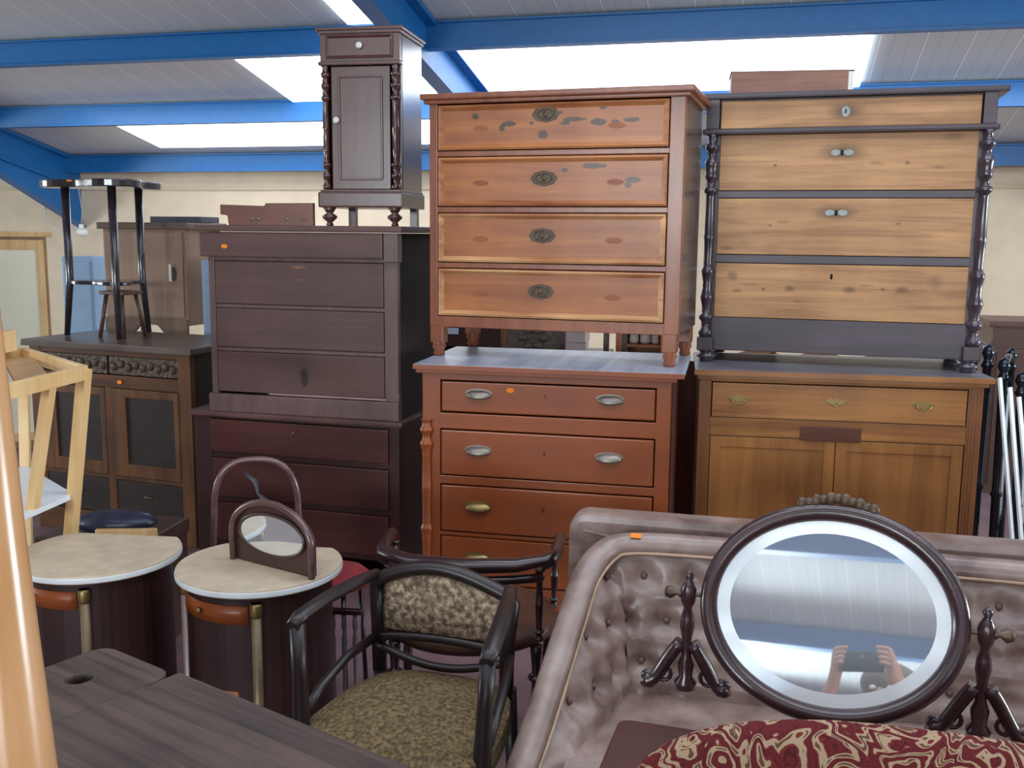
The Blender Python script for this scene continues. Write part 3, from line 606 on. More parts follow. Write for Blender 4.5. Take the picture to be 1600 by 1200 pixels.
m_wb = plain('white_carton', '#F2E6E4', .7, noise=.05)
t = thing('low_table', 'brown side table carrying the stack of white boxes behind the middle chests', 'table', (.29, 6.22, 0), R(14))
MB().box(-.04, .30, -.02, .34, .84, .87).build('tabletop', m_dk, t)
for x, y in ((-.02, 0), (.25, 0), (-.02, .28), (.25, .28)): MB().box(x, x+.03, y, y+.03, 0, .84).build('leg', m_dk, t)
for k, z in enumerate((.871, .932, .993)):
    lab = ('white box at the bottom of the stack behind the middle chests', 'middle white box of the stack behind the middle chests', 'topmost white box of the stack behind the middle chests')[k]
    o = tag(MB().box(0, .14-.01*k, 0, .18, 0, .06, .003).build('white_box', m_wb), lab, 'box', 'white boxes stacked behind the middle chests'); o.location = (.325+.006*k, 6.27, z); o.rotation_euler = (0, 0, -R(10+4*k))
t = thing('dining_chair', 'dark straight-legged chair seen between the two middle chests, right of the white boxes', 'chair', (.50, 5.45, 0), R(10))
for x, y in ((0, 0), (.10, 0), (0, .34), (.34, .34)): MB().box(x, x+.03, y, y+.03, 0, 1.15 if y == 0 else .45).build('leg', m_dk, t)
MB().box(-.01, .38, -.01, .38, .45, .49, .008).build('seat', m_dk, t)
m_os = wood('orange_shelf', '#C07038', '#96502A', 'z', .4)
t = thing('shelf_unit', 'orange-brown shelf unit holding white crockery, seen between the two middle chests', 'shelf', (.63, 6.05, 0), R(14))
for x in (0, .27): MB().box(x, x+.045, 0, .28, 0, 1.22).build('side_panel', m_os, t)
MB().box(.045, .27, .25, .27, 0, 1.22).build('back_panel', wood('pale_back', '#C9A27C', '#A07C5C', 'z', .5), t)
for z in (.5, .93, 1.06, 1.19): MB().box(.045, .27, .0, .25, z, z+.015).build('shelf', m_os, t)
for k, (x, z, r_) in enumerate(((.10, .946, .03), (.17, .946, .035), (.23, .946, .025), (.12, 1.076, .03), (.21, 1.076, .032))):
    M_ = Matrix.Translation((.63, 6.05, 0)) @ Matrix.Rotation(-R(14), 4, 'Z') @ Vector((x, .1, z))
    o = MB().lathe([(r_*.6, 0), (r_, .01), (r_*.95, .05), (r_*.7, .07), (r_*.6, .07), (r_*.8, .02)], (0, 0, 0)).build('crockery_pot', porc)
    tag(o, ('leftmost white pot on the lower shelf of the orange shelf unit', 'middle white pot on the lower shelf of the orange shelf unit', 'rightmost white pot on the lower shelf of the orange shelf unit', 'left white pot on the upper shelf of the orange shelf unit', 'right white pot on the upper shelf of the orange shelf unit')[k], 'pot', 'white pots in the orange shelf unit'); o.location = M_
# slim things in the gap between the two big stacks
t = thing('white_board', 'narrow white painted board standing in the gap between the two tall stacks', 'board', (1.135, 5.85, 0), R(14))
MB().box(0, .07, 0, .03, 0, 1.52, .006).build('board', plain('white_gloss_paint', '#F2F4F4', .25), t)
t = thing('stick_back_chair', 'orange-brown chair back in the gap between the two tall stacks', 'chair', (1.0, 5.02, 0), R(14))
for x, y in ((0, .3), (.30, .3), (0, 0), (.30, 0)): MB().box(x, x+.03, y, y+.03, 0, 1.18 if y else .44).build('leg', m_os, t)
MB().box(-.01, .34, -.02, .34, .44, .48, .01).build('seat', m_os, t); MB().box(.03, .30, .30, .325, 1.08, 1.17, .008).build('backrest', m_os, t)
t = thing('headboard', 'pale headboard with scalloped top, seen under the chest with pale pine drawers', 'headboard', (1.22, 5.62, 0), R(14))
pts = [(0, 0), (1.0, 0), (1.0, .93)]+[(1.0-k*.04, .93+.045*abs(math.sin(k*.04*PI/.33))) for k in range(1, 25)]+[(0, .93)]
MB().prism(pts, -.03, 0, .004, mat=XZ).build('board', wood('pale_beech', '#D8B088', '#B58960', 'x', .5), t)
t = thing('wall_cabinet', 'brown panelled cabinet behind the iron bed rails at the right edge', 'cabinet', (3.0, 6.2, 0), R(14))
b = MB(); b.box(0, 1.3, 0, .45, 0, 1.06); b.box(-.03, 1.33, -.03, .47, 1.06, 1.10, .008); b.box(-.01, 1.31, -.012, 0, .93, .97, .003); b.build('carcass', wood('umber_cabinet', '#6B4C40', '#4B3329', 'x', .45), t)
for x in (.03, .46, .89): MB().box(x, x+.38, -.012, .0, .06, .90, .006).build('door', wood('umber_door', '#5E4237', '#412D25', 'z', .45), t)

# iron bed ends stacked at the right edge
m_st = plain('polished_dark_steel', '#39404A', .18, metal=.85, noise=.1)
m_sw = plain('silvery_white_enamel', '#DDE2E6', .25, noise=.05)
def bed_end(loc, yaw, lean, lab, m1, m2, wd, hh, rods):
    t = thing('iron_bed_end', lab, 'bed end', loc, yaw, 'iron bed ends leaning beside the honey oak cupboard'); t.rotation_euler = (lean, 0, -yaw)
    for x in (0, wd):
        q = MB().lathe([(.020, 0), (.024, .02), (.019, .04), (.019, hh*.45), (.026, hh*.46), (.019, hh*.48), (.019, hh-.06), (.028, hh-.05), (.020, hh-.03), (.016, hh-.02), (.028, hh+.005), (.02, hh+.03), (.004, hh+.045)], (x, 0, 0), n=14); q.build('post', m1, t)
    q = MB(); 
    for z in (hh*.30, hh*.87): MB().tube([(0, 0, z), (wd, 0, z)], .011, 8).build('cross_rail', m1, t)
    q.tube([(wd*.5-wd*.5*math.cos(PI*k/12), 0, hh-.05+.07*math.sin(PI*k/12)) for k in range(13)], .017, 10)
    q.build('top_bow', m1, t)
    for k in range(rods):
        x = wd*(k+1)/(rods+1); MB().tube([(x, 0, hh*.30), (x, 0, hh*.87)], .007, 8).build('rod', m2, t)
    return t
bed_end((2.085, 4.34, 0), R(-72), 0, 'front dark iron bed end right beside the honey oak cupboard', m_st, m_st, .45, 1.10, 5)
bed_end((2.15, 4.28, 0), R(-60), R(-1), 'second bed end from the cupboard, with white enamel rods', m_st, m_sw, .45, 1.05, 5)
bed_end((2.20, 4.18, 0), R(-58), R(-2), 'outermost bed end with white rods at the right edge of the picture', m_st, m_sw, .45, 1.00, 5)
for k, (xa, xb, lab) in enumerate(((1562, 1588, 'white bed side rail leaning nearest the honey oak cupboard'), (1578, 1602, 'middle white bed side rail leaning at the right edge'), (1592, 1618, 'outermost white bed side rail leaning at the right edge'))):
    top = at(xa, 590+15*k, y=4.10); low = at(xb, 930, y=3.98); dd = (top-low).normalized(); bot = low-dd*(low.z/dd.z)
    o = MB().bar((0, 0, .01), top-bot, .022, .010, .002).build('bed_side_rail', m_sw); tag(o, lab, 'bed rail', 'white bed side rails'); o.location = bot

# ------------------------------------------------------------------ half-round marble-topped cabinets
marble = plain('cream_marble', '#C4B298', .35, noise=.14, nscale=22)
m_edge = plain('white_marble_edge', '#DFE3E6', .3, noise=.05, nscale=20)
m_hm = wood('dark_mahogany_gloss', '#39201D', '#231211', 'z', .4, .2)
m_ov = wood('orange_veneer', '#A8521C', '#7E3B16', 'x', .4, .15)
def cabinet_half(loc, lab, yaw):
    t = thing('bedside_cabinet', lab, 'cabinet', loc, yaw, 'bedside cabinets with round marble tops')
    def outline(r, cut, n=40):
        a1 = math.asin(cut/r); return [(r*math.cos(a), r*math.sin(a)) for a in [PI-a1+(PI+2*a1)*k/n for k in range(n+1)]]
    MB().prism(outline(.234, .165), .634, .658, .006).build('marble_top', marble, t, 'cream marble top')
    MB().prism(outline(.2355, .160), .637, .652, .003).build('marble_rim', m_edge, t, 'whiter marble edge')
    MB().prism(outline(.205, .15), .10, .634).build('body', m_hm, t)
    MB().prism(outline(.212, .152), .618, .634, .003).build('frieze_moulding', m_hm, t)
    for a0, a1 in ((200, 281), ):
        q = MB()
        def fn(u, v, a0=a0, a1=a1):
            a = R(a0+(a1-a0)*u); return Vector((.2075*math.cos(a), .2075*math.sin(a), .553+.052*v))
        q.grid(fn, 12, 1); o = q.build('drawer_veneer', m_ov, t, 'orange veneered drawer band'); o.modifiers.new('s', 'SOLIDIFY').thickness = .0015
    for a0, a1 in ((226, 272), ):
        q = MB()
        def fn(u, v, a0=a0, a1=a1):
            a = R(a0+(a1-a0)*u); return Vector((.2072*math.cos(a), .2072*math.sin(a), .16+.20*v))
        q.grid(fn, 12, 1); o = q.build('door_veneer', m_ov, t, 'orange veneered door panel'); o.modifiers.new('s', 'SOLIDIFY').thickness = .004
    for a in (194, 287):
        q = MB(); x, y = .210*math.cos(R(a)), .210*math.sin(R(a)); q.tube([(x, y, .0), (x, y, .10), (x, y, .615)], [.010, .014, .014], 12); q.build('corner_post', plain('pale_worn_post', '#8F7F78', .35, metal=.3, noise=.2) if a == 194 else plain('golden_post', '#6E5C42', .4, metal=.3, noise=.25), t)
        MB().lathe([(.0145, .575), (.017, .582), (.017, .608), (.0145, .615)], (x, y, 0)).build('post_mount', brass, t, 'brass mount')
    for x, y in ((-.15, .12), (.15, .12)): MB().box(x-.015, x+.015, y-.015, y+.015, 0, .10).build('foot', m_hm, t)
    MB().lathe([(.004, 0), (.010, .004), (.006, .010)], (.2095*math.cos(R(240)), .2095*math.sin(R(240)), .58), (math.cos(R(240)), math.sin(R(240)), 0), 12).build('knob', brass, t)
    return t
cabinet_half((-.722, 2.765, 0), 'half-round mahogany cabinet with cream marble top, under the small arched mirror', R(6))
cabinet_half((-1.225, 2.86, 0), 'half-round mahogany cabinet with cream marble top, left of the one with the mirror', R(6))

# small arched mirror on the marble
p0 = at(368, 872, z=.659); p1 = at(488, 903, z=.659); v = p1-p0; ya = math.atan2(-v.y, v.x); Lm = v.length
m_am = wood('dark_arch_frame', '#4A2B25', '#2E1A18', 'x', .3, .4)
t = thing('table_mirror', 'small arched wooden table mirror with oval glass, standing on a round marble top', 'mirror', p0, ya); Lm = max(Lm, .22)
pts = [(0, 0), (Lm, 0)]+[(Lm/2+Lm/2*math.cos(a), .085+.10*math.sin(a)) for a in [k*PI/20 for k in range(21)]]
MB().prism(pts, -.018, 0, .003, mat=XZ).build('backboard', m_am, t)
MB().tube([(Lm+.003, -.006, 0), (Lm+.004, -.006, .05)]+[(Lm/2+(Lm/2+.004)*math.cos(a), -.006, .085+.104*math.sin(a)) for a in [k*PI/20 for k in range(21)]]+[(-.004, -.006, .05), (-.003, -.006, 0)], .010, 10).build('arch_moulding', wood('arch_edge', '#6A4A48', '#3E2826', 'x', .25, .5), t)
def mirror_mat(name, haze_mix, rough):
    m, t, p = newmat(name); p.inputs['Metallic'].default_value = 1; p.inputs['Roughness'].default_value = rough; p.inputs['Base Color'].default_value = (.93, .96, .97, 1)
    d = t.nodes.new('ShaderNodeBsdfDiffuse'); d.inputs[0].default_value = (.90, .95, .98, 1); mx = t.nodes.new('ShaderNodeMixShader'); mx.inputs[0].default_value = haze_mix
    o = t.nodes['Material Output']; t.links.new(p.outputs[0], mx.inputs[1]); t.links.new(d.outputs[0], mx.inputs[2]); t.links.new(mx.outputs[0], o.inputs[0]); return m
mirror_m = mirror_mat('hazed_mirror_glass', .20, .02); bevel_m = mirror_mat('reflection_white_bevel', .75, .12)  # pale diffuse paints haze on the glass and a bright reflection on the bevel
MB().prism([(Lm*.50+Lm*.40*math.cos(a), .095+.055*math.sin(a)) for a in [k*PI/18 for k in range(36)]], .001, .004, .0012, mat=XZ).build('mirror_glass', mirror_m, t, 'oval glass')
MB().tube([(Lm*.50+Lm*.42*math.cos(a), -.003, .095+.060*math.sin(a)) for a in [k*PI/18 for k in range(36)]], .005, 8, closed=True).build('oval_frame', m_am, t)
t = tag(MB().tube([Vector((0, 0, 0)), Vector((-.02, .01, .03)), Vector((-.045, .02, .05)), Vector((-.05, .02, .085)), Vector((-.085, .03, .11))], [.006, .012, .006, .012, .005], 8, flat=.35).build('dark_ribbon', plain('dark_ribbon', '#2C2E34', .4, noise=.4, nscale=80)), 'dark ribbon draped over the top of the small arched mirror', 'ribbon'); t.location = at(425, 800, y=2.82)

# bentwood chair behind the marble cabinets
m_bw = wood('bentwood_reddish', '#70504F', '#4C3233', 'x', .25, .5)
t = thing('bentwood_chair', 'bentwood chair with arched back, standing behind the round marble cabinets', 'chair', (-.905, 3.42, 0), R(-8))
def arch(wd, z0, z1, y, n=24, sq=.75):
    out = []
    for k in range(n+1):
        a = PI*k/n; c, s_ = math.cos(a), math.sin(a); out.append((wd*math.copysign(abs(c)**sq, c), y, z0+(z1-z0)*abs(s_)**sq))
    return out
q = MB().tube([(.155, .03, .44)]+arch(.147, .60, .80, .05)+[(-.155, .03, .44)], .012, 10); q.build('backrest', m_bw, t)
q = MB().lathe([(.16, .42), (.19, .425), (.195, .445), (.17, .455), (.02, .45)], (0, -.14, 0), n=28); q.build('seat', m_bw, t)
for x, y in ((-.13, .0), (.13, .0), (-.12, -.27), (.12, -.27)): MB().tube([(x, y, .43), (x*1.25, y+(.03 if y == 0 else -.03), 0)], .013, 8).build('leg', m_bw, t)
MB().tube([(.14*math.cos(a), -.14+.14*math.sin(a), .22) for a in [k*PI/12 for k in range(24)]], .007, 6, closed=True).build('stretcher', m_bw, t)
q = MB(); q.grid(lambda u, v: Vector((-.12+.17*u, -.02+.16*v*(1-u), .0+.16*(u**1.2)*(1-abs(2*v-1)*.5)*(1 if u < .95 else .2)+.004)), 10, 8)
o = q.build('folded_cloth', plain('blue_grey_cloth', '#7F8FB8', .6, noise=.1)); o.modifiers.new('s', 'SOLIDIFY').thickness = .006
tag(o, 'blue-grey folded cloth on the bentwood chair behind the marble cabinet', 'cloth'); o.location = (-.93, 3.22, .457)

# low trunk with bag and board behind the left cabinet
t = thing('trunk', 'low dark trunk behind the left marble cabinet', 'trunk', (-1.78, 3.62, 0), R(10))
MB().box(0, .42, 0, .35, 0, .40, .008).build('body', m_dk, t); MB().box(-.008, .428, -.008, .358, .40, .46, .01).build('lid', m_dk, t)
o = MB().ball((0, 0, 0), .17, .08, .045, 18).build('dark_bag', plain('navy_bag', '#25263A', .35, noise=.5, nscale=14, bump=.6)); tag(o, 'dark navy bag lying on the low trunk at the left', 'bag'); o.location = (-1.50, 3.66, .510); o.rotation_euler = (0, R(-3), -R(10))
o = MB().box(-.11, .11, -.012, .012, 0, .05, .002).build('pine_board', pine); tag(o, 'small pale pine board on the trunk behind the left marble top', 'board'); o.location = (-1.42, 3.56, .461); o.rotation_euler = (0, 0, R(4))

# ------------------------------------------------------------------ pine stand at the far left
m_pn = wood('pale_pine', '#F0CE98', '#D6A96C', 'z', .45, .15, .7, .5)
t = thing('pine_stand', 'open pale pine stand with a white shelf, behind the left marble cabinet', 'stand', (-1.60, 3.02, 0), 0)
zt = 1.175; P = [Vector((.24, .12, zt)), Vector((-.19, .58, zt)), Vector((-.30, .12, zt)), Vector((.17, -.34, zt))]
P = [Vector((.24, .12, zt)), Vector((-.19, .60, zt)), Vector((-.25, .15, zt)), Vector((.18, -.33, zt))]
B_ = [Vector((.06, .17, 0)), Vector((-.14, .40, 0)), Vector((-.20, .16, 0)), Vector((0, -.12, 0))]
for k in range(4): MB().bar(B_[k], P[k]-Vector((0, 0, .01)), .034, .034, .003).build('leg', m_pn, t)
for k in range(4): MB().bar(P[k]-Vector((0, 0, .022)), P[(k+1) % 4]-Vector((0, 0, .022)), .022, .045, .003).build('top_rail', m_pn, t)
mid = P[0].lerp(P[3], .42); MB().bar(Vector((.125, -.045, .74)), mid-Vector((0, 0, .03)), .030, .030, .003).build('mid_post', m_pn, t)
q = MB(); f_ = lambda k, zz: B_[k].lerp(P[k], zz/zt)
pts = [f_(k, .745) for k in range(4)]; q.prism([(p.x, p.y) for p in pts], .735, .752, .002); q.build('shelf', plain('white_shelf', '#E6EAEE', .3), t, 'white shelf')
q = MB(); q.bar(Vector((-.16, .50, zt-.03)), Vector((.13, .0, zt-.03)), .10, .014, .002); q.build('inner_board', wood('tan_inner_board', '#C49A68', '#9F7448', 'y', .5), t)
MB().box(-.34, -.16, .38, .50, zt+.001, zt+.075, .004).build('top_block', m_pn, t)

# foreground varnished post
t = thing('varnished_post', 'pale varnished round post close to the camera at the left edge', 'post', (0, 0, 0), 0)
a = at(24, 1200, y=.93); b_ = at(-42, 560, y=.99); d = (b_-a).normalized(); lo = a - d*((a.z)/d.z); hi = b_ + d*.25
t.location = lo; rel = hi-lo; n_ = 12
MB().tube([rel*(k/n_) for k in range(n_+1)], [.038+.010*math.sin(PI*min(1, k/n_*1.35))-.012*(k/n_)**2 for k in range(n_+1)], 24).build('shaft', wood('varnished_beech', '#D9A878', '#BC8654', 'z', .22, .6, .5, .4), t)
MB().ball(rel, .030, .030, .022, 20).build('rounded_tip', wood('varnished_beech_tip', '#D9A878', '#BC8654', 'z', .22, .6), t)

# ------------------------------------------------------------------ school desk, lower left
m_sd = wood('dark_worn_desk', '#5C4A42', '#372B27', 'x', .6, .05, 1.6, .9, bump=.3)
apex = at(165, 1008, z=.75)
t = thing('school_desk', 'dark worn school desk with a round inkwell hole, close at the lower left', 'desk', (apex.x, apex.y, 0), R(35))
# local x along the edge that runs to the lower right, local -y along the edge to the lower left
def rrect(x0, x1, y0, y1, r):
    o = []
    for cx, cy, a0 in ((x1-r, y1-r, 0), (x0+r, y1-r, 90), (x0+r, y0+r, 180), (x1-r, y0+r, 270)):
        for k in range(7): a_ = R(a0+15*k); o.append((cx+r*math.cos(a_), cy+r*math.sin(a_)))
    return o
L_, Wd = .82, .50
o = MB().prism(rrect(0, .225, -Wd, 0, .035), .722, .750, .004).build('end_board', m_sd, t)
cut = MB().lathe([(.027, -.05), (.027, .05)], (.098, -.120, .74), n=28).build('hole_cutter', m_sd, t)
bo = o.modifiers.new('hole', 'BOOLEAN'); bo.operation = 'DIFFERENCE'; bo.object = cut; bo.solver = 'EXACT'
dg = bpy.context.evaluated_depsgraph_get(); me = bpy.data.meshes.new_from_object(o.evaluated_get(dg)); o.modifiers.clear(); o.data = me; bpy.data.objects.remove(cut)
MB().prism(rrect(.229, L_, -Wd, -.062, .006), .724, .752, .003).build('lid', m_sd, t)
MB().box(.227, L_, -.058, .012, .722, .748, .004).build('edge_board', m_sd, t)
q = MB(); q.box(.04, L_-.02, -.05, -.03, .58, .722); q.box(.04, L_-.02, -Wd+.02, -Wd+.04, .58, .722); q.box(.03, .05, -Wd+.02, -.03, .58, .722); q.box(L_-.04, L_-.02, -Wd+.02, -.03, .58, .722); q.box(.05, L_-.04, -Wd+.04, -.05, .58, .592, 0); q.build('desk_box', m_sd, t)
for x, y in ((.06, -.06), (L_-.05, -.06), (.06, -Wd+.05), (L_-.05, -Wd+.05)): MB().bar((x, y, 0), (x, y, .58), .04, .04).build('leg', m_sd, t)

# ------------------------------------------------------------------ armchair in woven fabric
weave = fabric('woven_check', '#BDA98E', '#5C4F45', '#8E7B66', 130)
weave2 = fabric('woven_tan', '#85714F', '#4F4433', '#6E5D42', 190, cell=.4)
m_ch = wood('near_black_chair_wood', '#2A1C1C', '#150E0F', 'z', .38, .12)
t = thing('armchair', 'dark wooden armchair with woven tan seat and checked back pad', 'armchair', (-.172, 2.43, 0), R(17))
# back frame
arc = [(-.185, .02, .455), (-.186, .015, .60), (-.185, .005, .70)]+[(-.185+.36*k/12, .0, .708+.052*math.sin(PI*(k/12)**.9)) for k in range(0, 13)]
arc += [(.188, -.0, .69), (.184, -.012, .64), (.178, -.015, .58), (.175, -.01, .455)]
MB().tube(arc, .019, 12, flat=1.0).build('back_frame', m_ch, t)
def pad(u, v, front):
    x = -.168+.338*u; z = .575+(.128+.047*math.sin(PI*u))*v; e = (math.sin(PI*u)**.4)*(math.sin(PI*v)**.4) if 0 < u < 1 and 0 < v < 1 else 0
    return Vector((x, .005-(.026*e if front else -.014*e)-.02*math.sin(PI*u)*0, z))
q = MB(); q.grid(lambda u, v: pad(u, v, True), 20, 14); q.grid(lambda u, v: pad(u, v, False), 20, 14); bmesh.ops.remove_doubles(q.bm, verts=q.bm.verts[:], dist=1e-5); q.build('back_pad', weave, t, 'checked woven pad')
MB().tube([(-.18, .0, .555)]+[(-.18+.36*k/10, -.004, .562+.012*math.sin(PI*k/10)) for k in range(1, 10)]+[(.18, .0, .555)], .012, 10).build('back_rail', m_ch, t)
MB().tube([(-.18+.36*k/12, -.01*math.sin(PI*k/12), .535-.035*math.sin(PI*k/12)) for k in range(13)], .011, 10).build('lower_rail', m_ch, t)
for s_ in (-1, 1):
    zf = .722 if s_ < 0 else .70
    MB().tube([(s_*.182, .0, .728), (s_*.20, -.08, .730), (s_*.222, -.20, .728), (s_*.232, -.31, zf), (s_*.234, -.345, zf-.012)], [.017, .019, .020, .021, .017], 12, flat=.75).build('armrest', m_ch, t)
    MB().tube([(s_*.232, -.325, zf-.01), (s_*.226, -.33, .58), (s_*.222, -.335, .46), (s_*.215, -.34, .0)], [.019, .018, .021, .014], 12).build('leg', m_ch, t)
    MB().tube([(s_*.178, .01, .46), (s_*.185, .05, 0)], [.019, .014], 10).build('leg', m_ch, t)
    MB().tube([(s_*.183, -.0, .560), (s_*.21, -.12, .548), (s_*.224, -.24, .515), (s_*.226, -.325, .47)], .012, 10).build('side_rail', m_ch, t)
q = MB()
def seatf(u, v):
    a = 2*PI*u; rr = v; c, s_ = math.cos(a), math.sin(a); sq = .62
    x = .225*math.copysign(abs(c)**sq, c)*rr; y = -.185+.235*math.copysign(abs(s_)**sq, s_)*rr
    x *= 1+.12*(-(y+.185)/.235); return Vector((x, y, .455+.048*(1-rr**3.0)))
q.grid(seatf, 40, 12, closed_u=True)
q.grid(lambda u, v: seatf(u, 1)+Vector((0, 0, -.05*v)), 40, 2, closed_u=True); q.build('seat', weave2, t, 'tan woven seat')
q = MB()
for a_, b_ in (((-.21, -.335), (.215, -.335)), ((-.18, .01), (.18, .01)), ((-.215, -.33), (-.18, .0)), ((.215, -.33), (.18, .0))): q.bar((a_[0], a_[1], .415), (b_[0], b_[1], .415), .06, .022, .004, PI/2)
q.build('seat_rail', m_ch, t)

# ------------------------------------------------------------------ captain's chair behind it
leather = plain('brown_leather', '#4A2F22', .35, noise=.25, nscale=16, bump=.15)
m_cp = wood('dark_gloss_captain', '#33191C', '#1B0F12', 'x', .28, .4)
t = thing('captains_chair', 'dark glossy low-backed chair with curved crest rail, directly behind the woven armchair', 'chair', (-.135, 2.73, -.0), R(4))
crest = [(-.245, .10, .70), (-.235, .03, .69), (-.15, -.01, .678), (0, -.025, .674), (.15, -.01, .676), (.235, .02, .684), (.262, .03, .706)]
q = MB()
for dz in (0, ): q.tube(crest, [.014, .022, .026, .028, .026, .020, .008], 12, flat=.75)
q.build('crest_rail', m_cp, t)
MB().tube([(-.225+.45*k/10, .02-.05*math.sin(PI*k/10), .632) for k in range(11)], .014, 10).build('back_rail', m_cp, t)
MB().tube([(.235, .03, .67), (.265, .16, .66), (.27, .34, .65)], [.017, .018, .020], 10).build('armrest', m_cp, t)
MB().tube([(-.235, .03, .67), (-.265, .16, .66), (-.27, .34, .65)], [.017, .018, .020], 10).build('armrest', m_cp, t)
for x, y in ((-.225, .03), (.225, .03), (.262, .30), (-.262, .30)):
    q = MB(); turned(q, x*.97, y, .44, .655 if y < .1 else .64, .013); q.build('arm_post', m_cp, t)
MB().lathe([(.245, .405), (.262, .41), (.27, .43), (.262, .448), (.2, .466), (.05, .475)], (0, .225, 0), n=36).build('seat', leather, t, 'brown leather seat')
for x, y in ((-.20, .06), (.20, .06), (-.22, .40), (.22, .40)):
    q = MB(); turned(q, x*1.05, y, 0, .41, .017, ((.04, .8), (.12, 1.2), (.16, .7), (.5, 1.1), (.72, .8), (.76, 1.5), (.8, .8), (.95, 1.1))); q.build('leg', m_cp, t)
# red stool
red = plain('crimson_velvet', '#7A1824', .8, noise=.3, nscale=20)
t = thing('red_stool', 'small stool with crimson velvet seat between the marble cabinet and the woven armchair', 'stool', (-.57, 3.14, -.0), R(20))
MB().lathe([(.10, .46), (.112, .465), (.112, .49), (.09, .51), (.02, .518)], (0, 0, 0), n=24).build('seat', red, t, 'crimson seat')
for k in range(4):
    a_ = PI/4+k*PI/2; MB().tube([(.08*math.cos(a_), .08*math.sin(a_), .46), (.10*math.cos(a_), .10*math.sin(a_), 0)], .008, 8).build('leg', m_cp, t)
# spindle stand behind the left arm of the woven chair
t = thing('spindle_rack', 'little rack of pale-tipped spindles seen under the left arm of the woven chair', 'rack', (-.60, 2.99, 0), R(5))
for k in range(3): MB().lathe([(.006, .02), (.008, .1), (.006, .2), (.009, .33), (.005, .36), (.009, .38), (.006, .42)], (.045+.035*k, 0, 0), n=10).build('spindle', wood('dusty_spindle_%s' % 'abc'[k], '#7B7480', '#3E2D38', 'z', .25, .5), t)
q = MB(); q.box(.015, .145, -.02, .02, 0, .02); q.box(.02, .14, -.012, .012, .42, .435); q.build('frame', m_cp, t)

# ------------------------------------------------------------------ tufted sofa
def leather_mat():
    m, t, p = newmat('dusty_pink_grey_leather'); N = t.nodes.new; Lk = t.links.new
    p.inputs['Roughness'].default_value = .36; p.inputs['Coat Weight'].default_value = .35; p.inputs['Coat Roughness'].default_value = .28
    tc = N('ShaderNodeTexCoord'); n = N('ShaderNodeTexNoise'); n.inputs['Scale'].default_value = 7; n.inputs['Detail'].default_value = 7; n.inputs['Roughness'].default_value = .6; Lk(tc.outputs['Object'], n.inputs['Vector'])
    r = N('ShaderNodeValToRGB'); e = r.color_ramp.elements; e[0].position = .32; e[0].color = rgb('#5E4942'); e[1].position = .68; e[1].color = rgb('#A38E86'); x = e.new(.5); x.color = rgb('#8A736A'); Lk(n.outputs['Fac'], r.inputs['Fac']); Lk(r.outputs['Color'], p.inputs['Base Color'])
    b = N('ShaderNodeBump'); b.inputs['Strength'].default_value = .25; b.inputs['Distance'].default_value = .01; Lk(n.outputs['Fac'], b.inputs['Height']); Lk(b.outputs['Normal'], p.inputs['Normal']); return m
m_so = leather_mat(); m_bt = plain('button_leather', '#6A534B', .5)
SW = 1.75
t = thing('sofa', 'dusty pink-grey leather sofa with button-tufted back and rolled arms, behind the oval mirror', 'sofa', (.215, 2.60, 0), R(14))
ctl = [(-.062, -.66, .36), (-.056, -.58, .41), (-.040, -.48, .475), (-.022, -.36, .565), (-.004, -.24, .66), (.012, -.13, .735), (.05, -.035, .772), (.12, .0, .784), (.30, .01, .787), (.60, .012, .788), (SW/2, .012, .79)]
full = ctl + [(SW-x, y, z) for x, y, z in ctl[-2::-1]]
def cr_interp(pts, t_):
    n = len(pts)-1; f = min(t_*n, n-1e-6); i = int(f); u = f-i
    g = lambda k: Vector(pts[max(0, min(n, k))]); p0, p1, p2, p3 = g(i-1), g(i), g(i+1), g(i+2)
    return .5*((2*p1)+(-p0+p2)*u+(2*p0-5*p1+4*p2-p3)*u*u+(-p0+3*p1-3*p2+p3)*u**3)
NP = 150; path = [cr_interp(full, k/NP) for k in range(NP+1)]
# inward direction in plan
inw = []
for k in range(NP+1):
    tt = path[min(k+1, NP)]-path[max(k-1, 0)]; tt.z = 0
    if tt.length < 1e-5: tt = Vector((1, 0, 0))
    tt.normalize(); inw.append(Vector((tt.y, -tt.x, 0)))
arcl = [0]
for k in range(NP): arcl.append(arcl[-1]+(path[k+1]-path[k]).length)
MB().tube([p+Vector((0, 0, -.0)) for p in path], .034, 16, flat=.9).build('rolled_edge', m_so, t)
MB().tube([path[k]+inw[k]*.036+Vector((0, 0, -.014)) for k in range(NP+1)], .0045, 8).build('piping', wood('piping_tan', '#B99B80', '#8A6E58', 'x', .5, .1), t)
btn = []
def inner(u, v):
    k = min(NP, int(round(u*NP))); p = path[k]; s_ = arcl[k]; zt_ = p.z-.018; zb_ = .33; z = zt_-(zt_-zb_)*v
    off = .022+.075*math.sin(min(1, v*1.2)*PI/2)+.03*v
    # diamond tufting
    gx, gz = .125, .105; row = (.775-z)/gz; a = s_/gx
    def dimple(a, row):
        best = 9
        for rr in (math.floor(row), math.floor(row)+1):
            sh = .5*(int(rr) % 2); cx = round(a-sh)+sh; dd = math.hypot((a-cx)*gx, (row-rr)*gz); best = min(best, dd)
        return best
    d_ = dimple(a, row-.65); off -= .034*math.exp(-(d_/.030)**2); off += .006*math.cos(2*PI*(a+row))*math.cos(2*PI*(a-row))*min(1, v*4)
    return p+inw[k]*off+Vector((0, 0, z-p.z))
q = MB(); q.grid(inner, NP, 40); o = q.build('tufted_back', m_so, t)
gx, gz = .125, .105
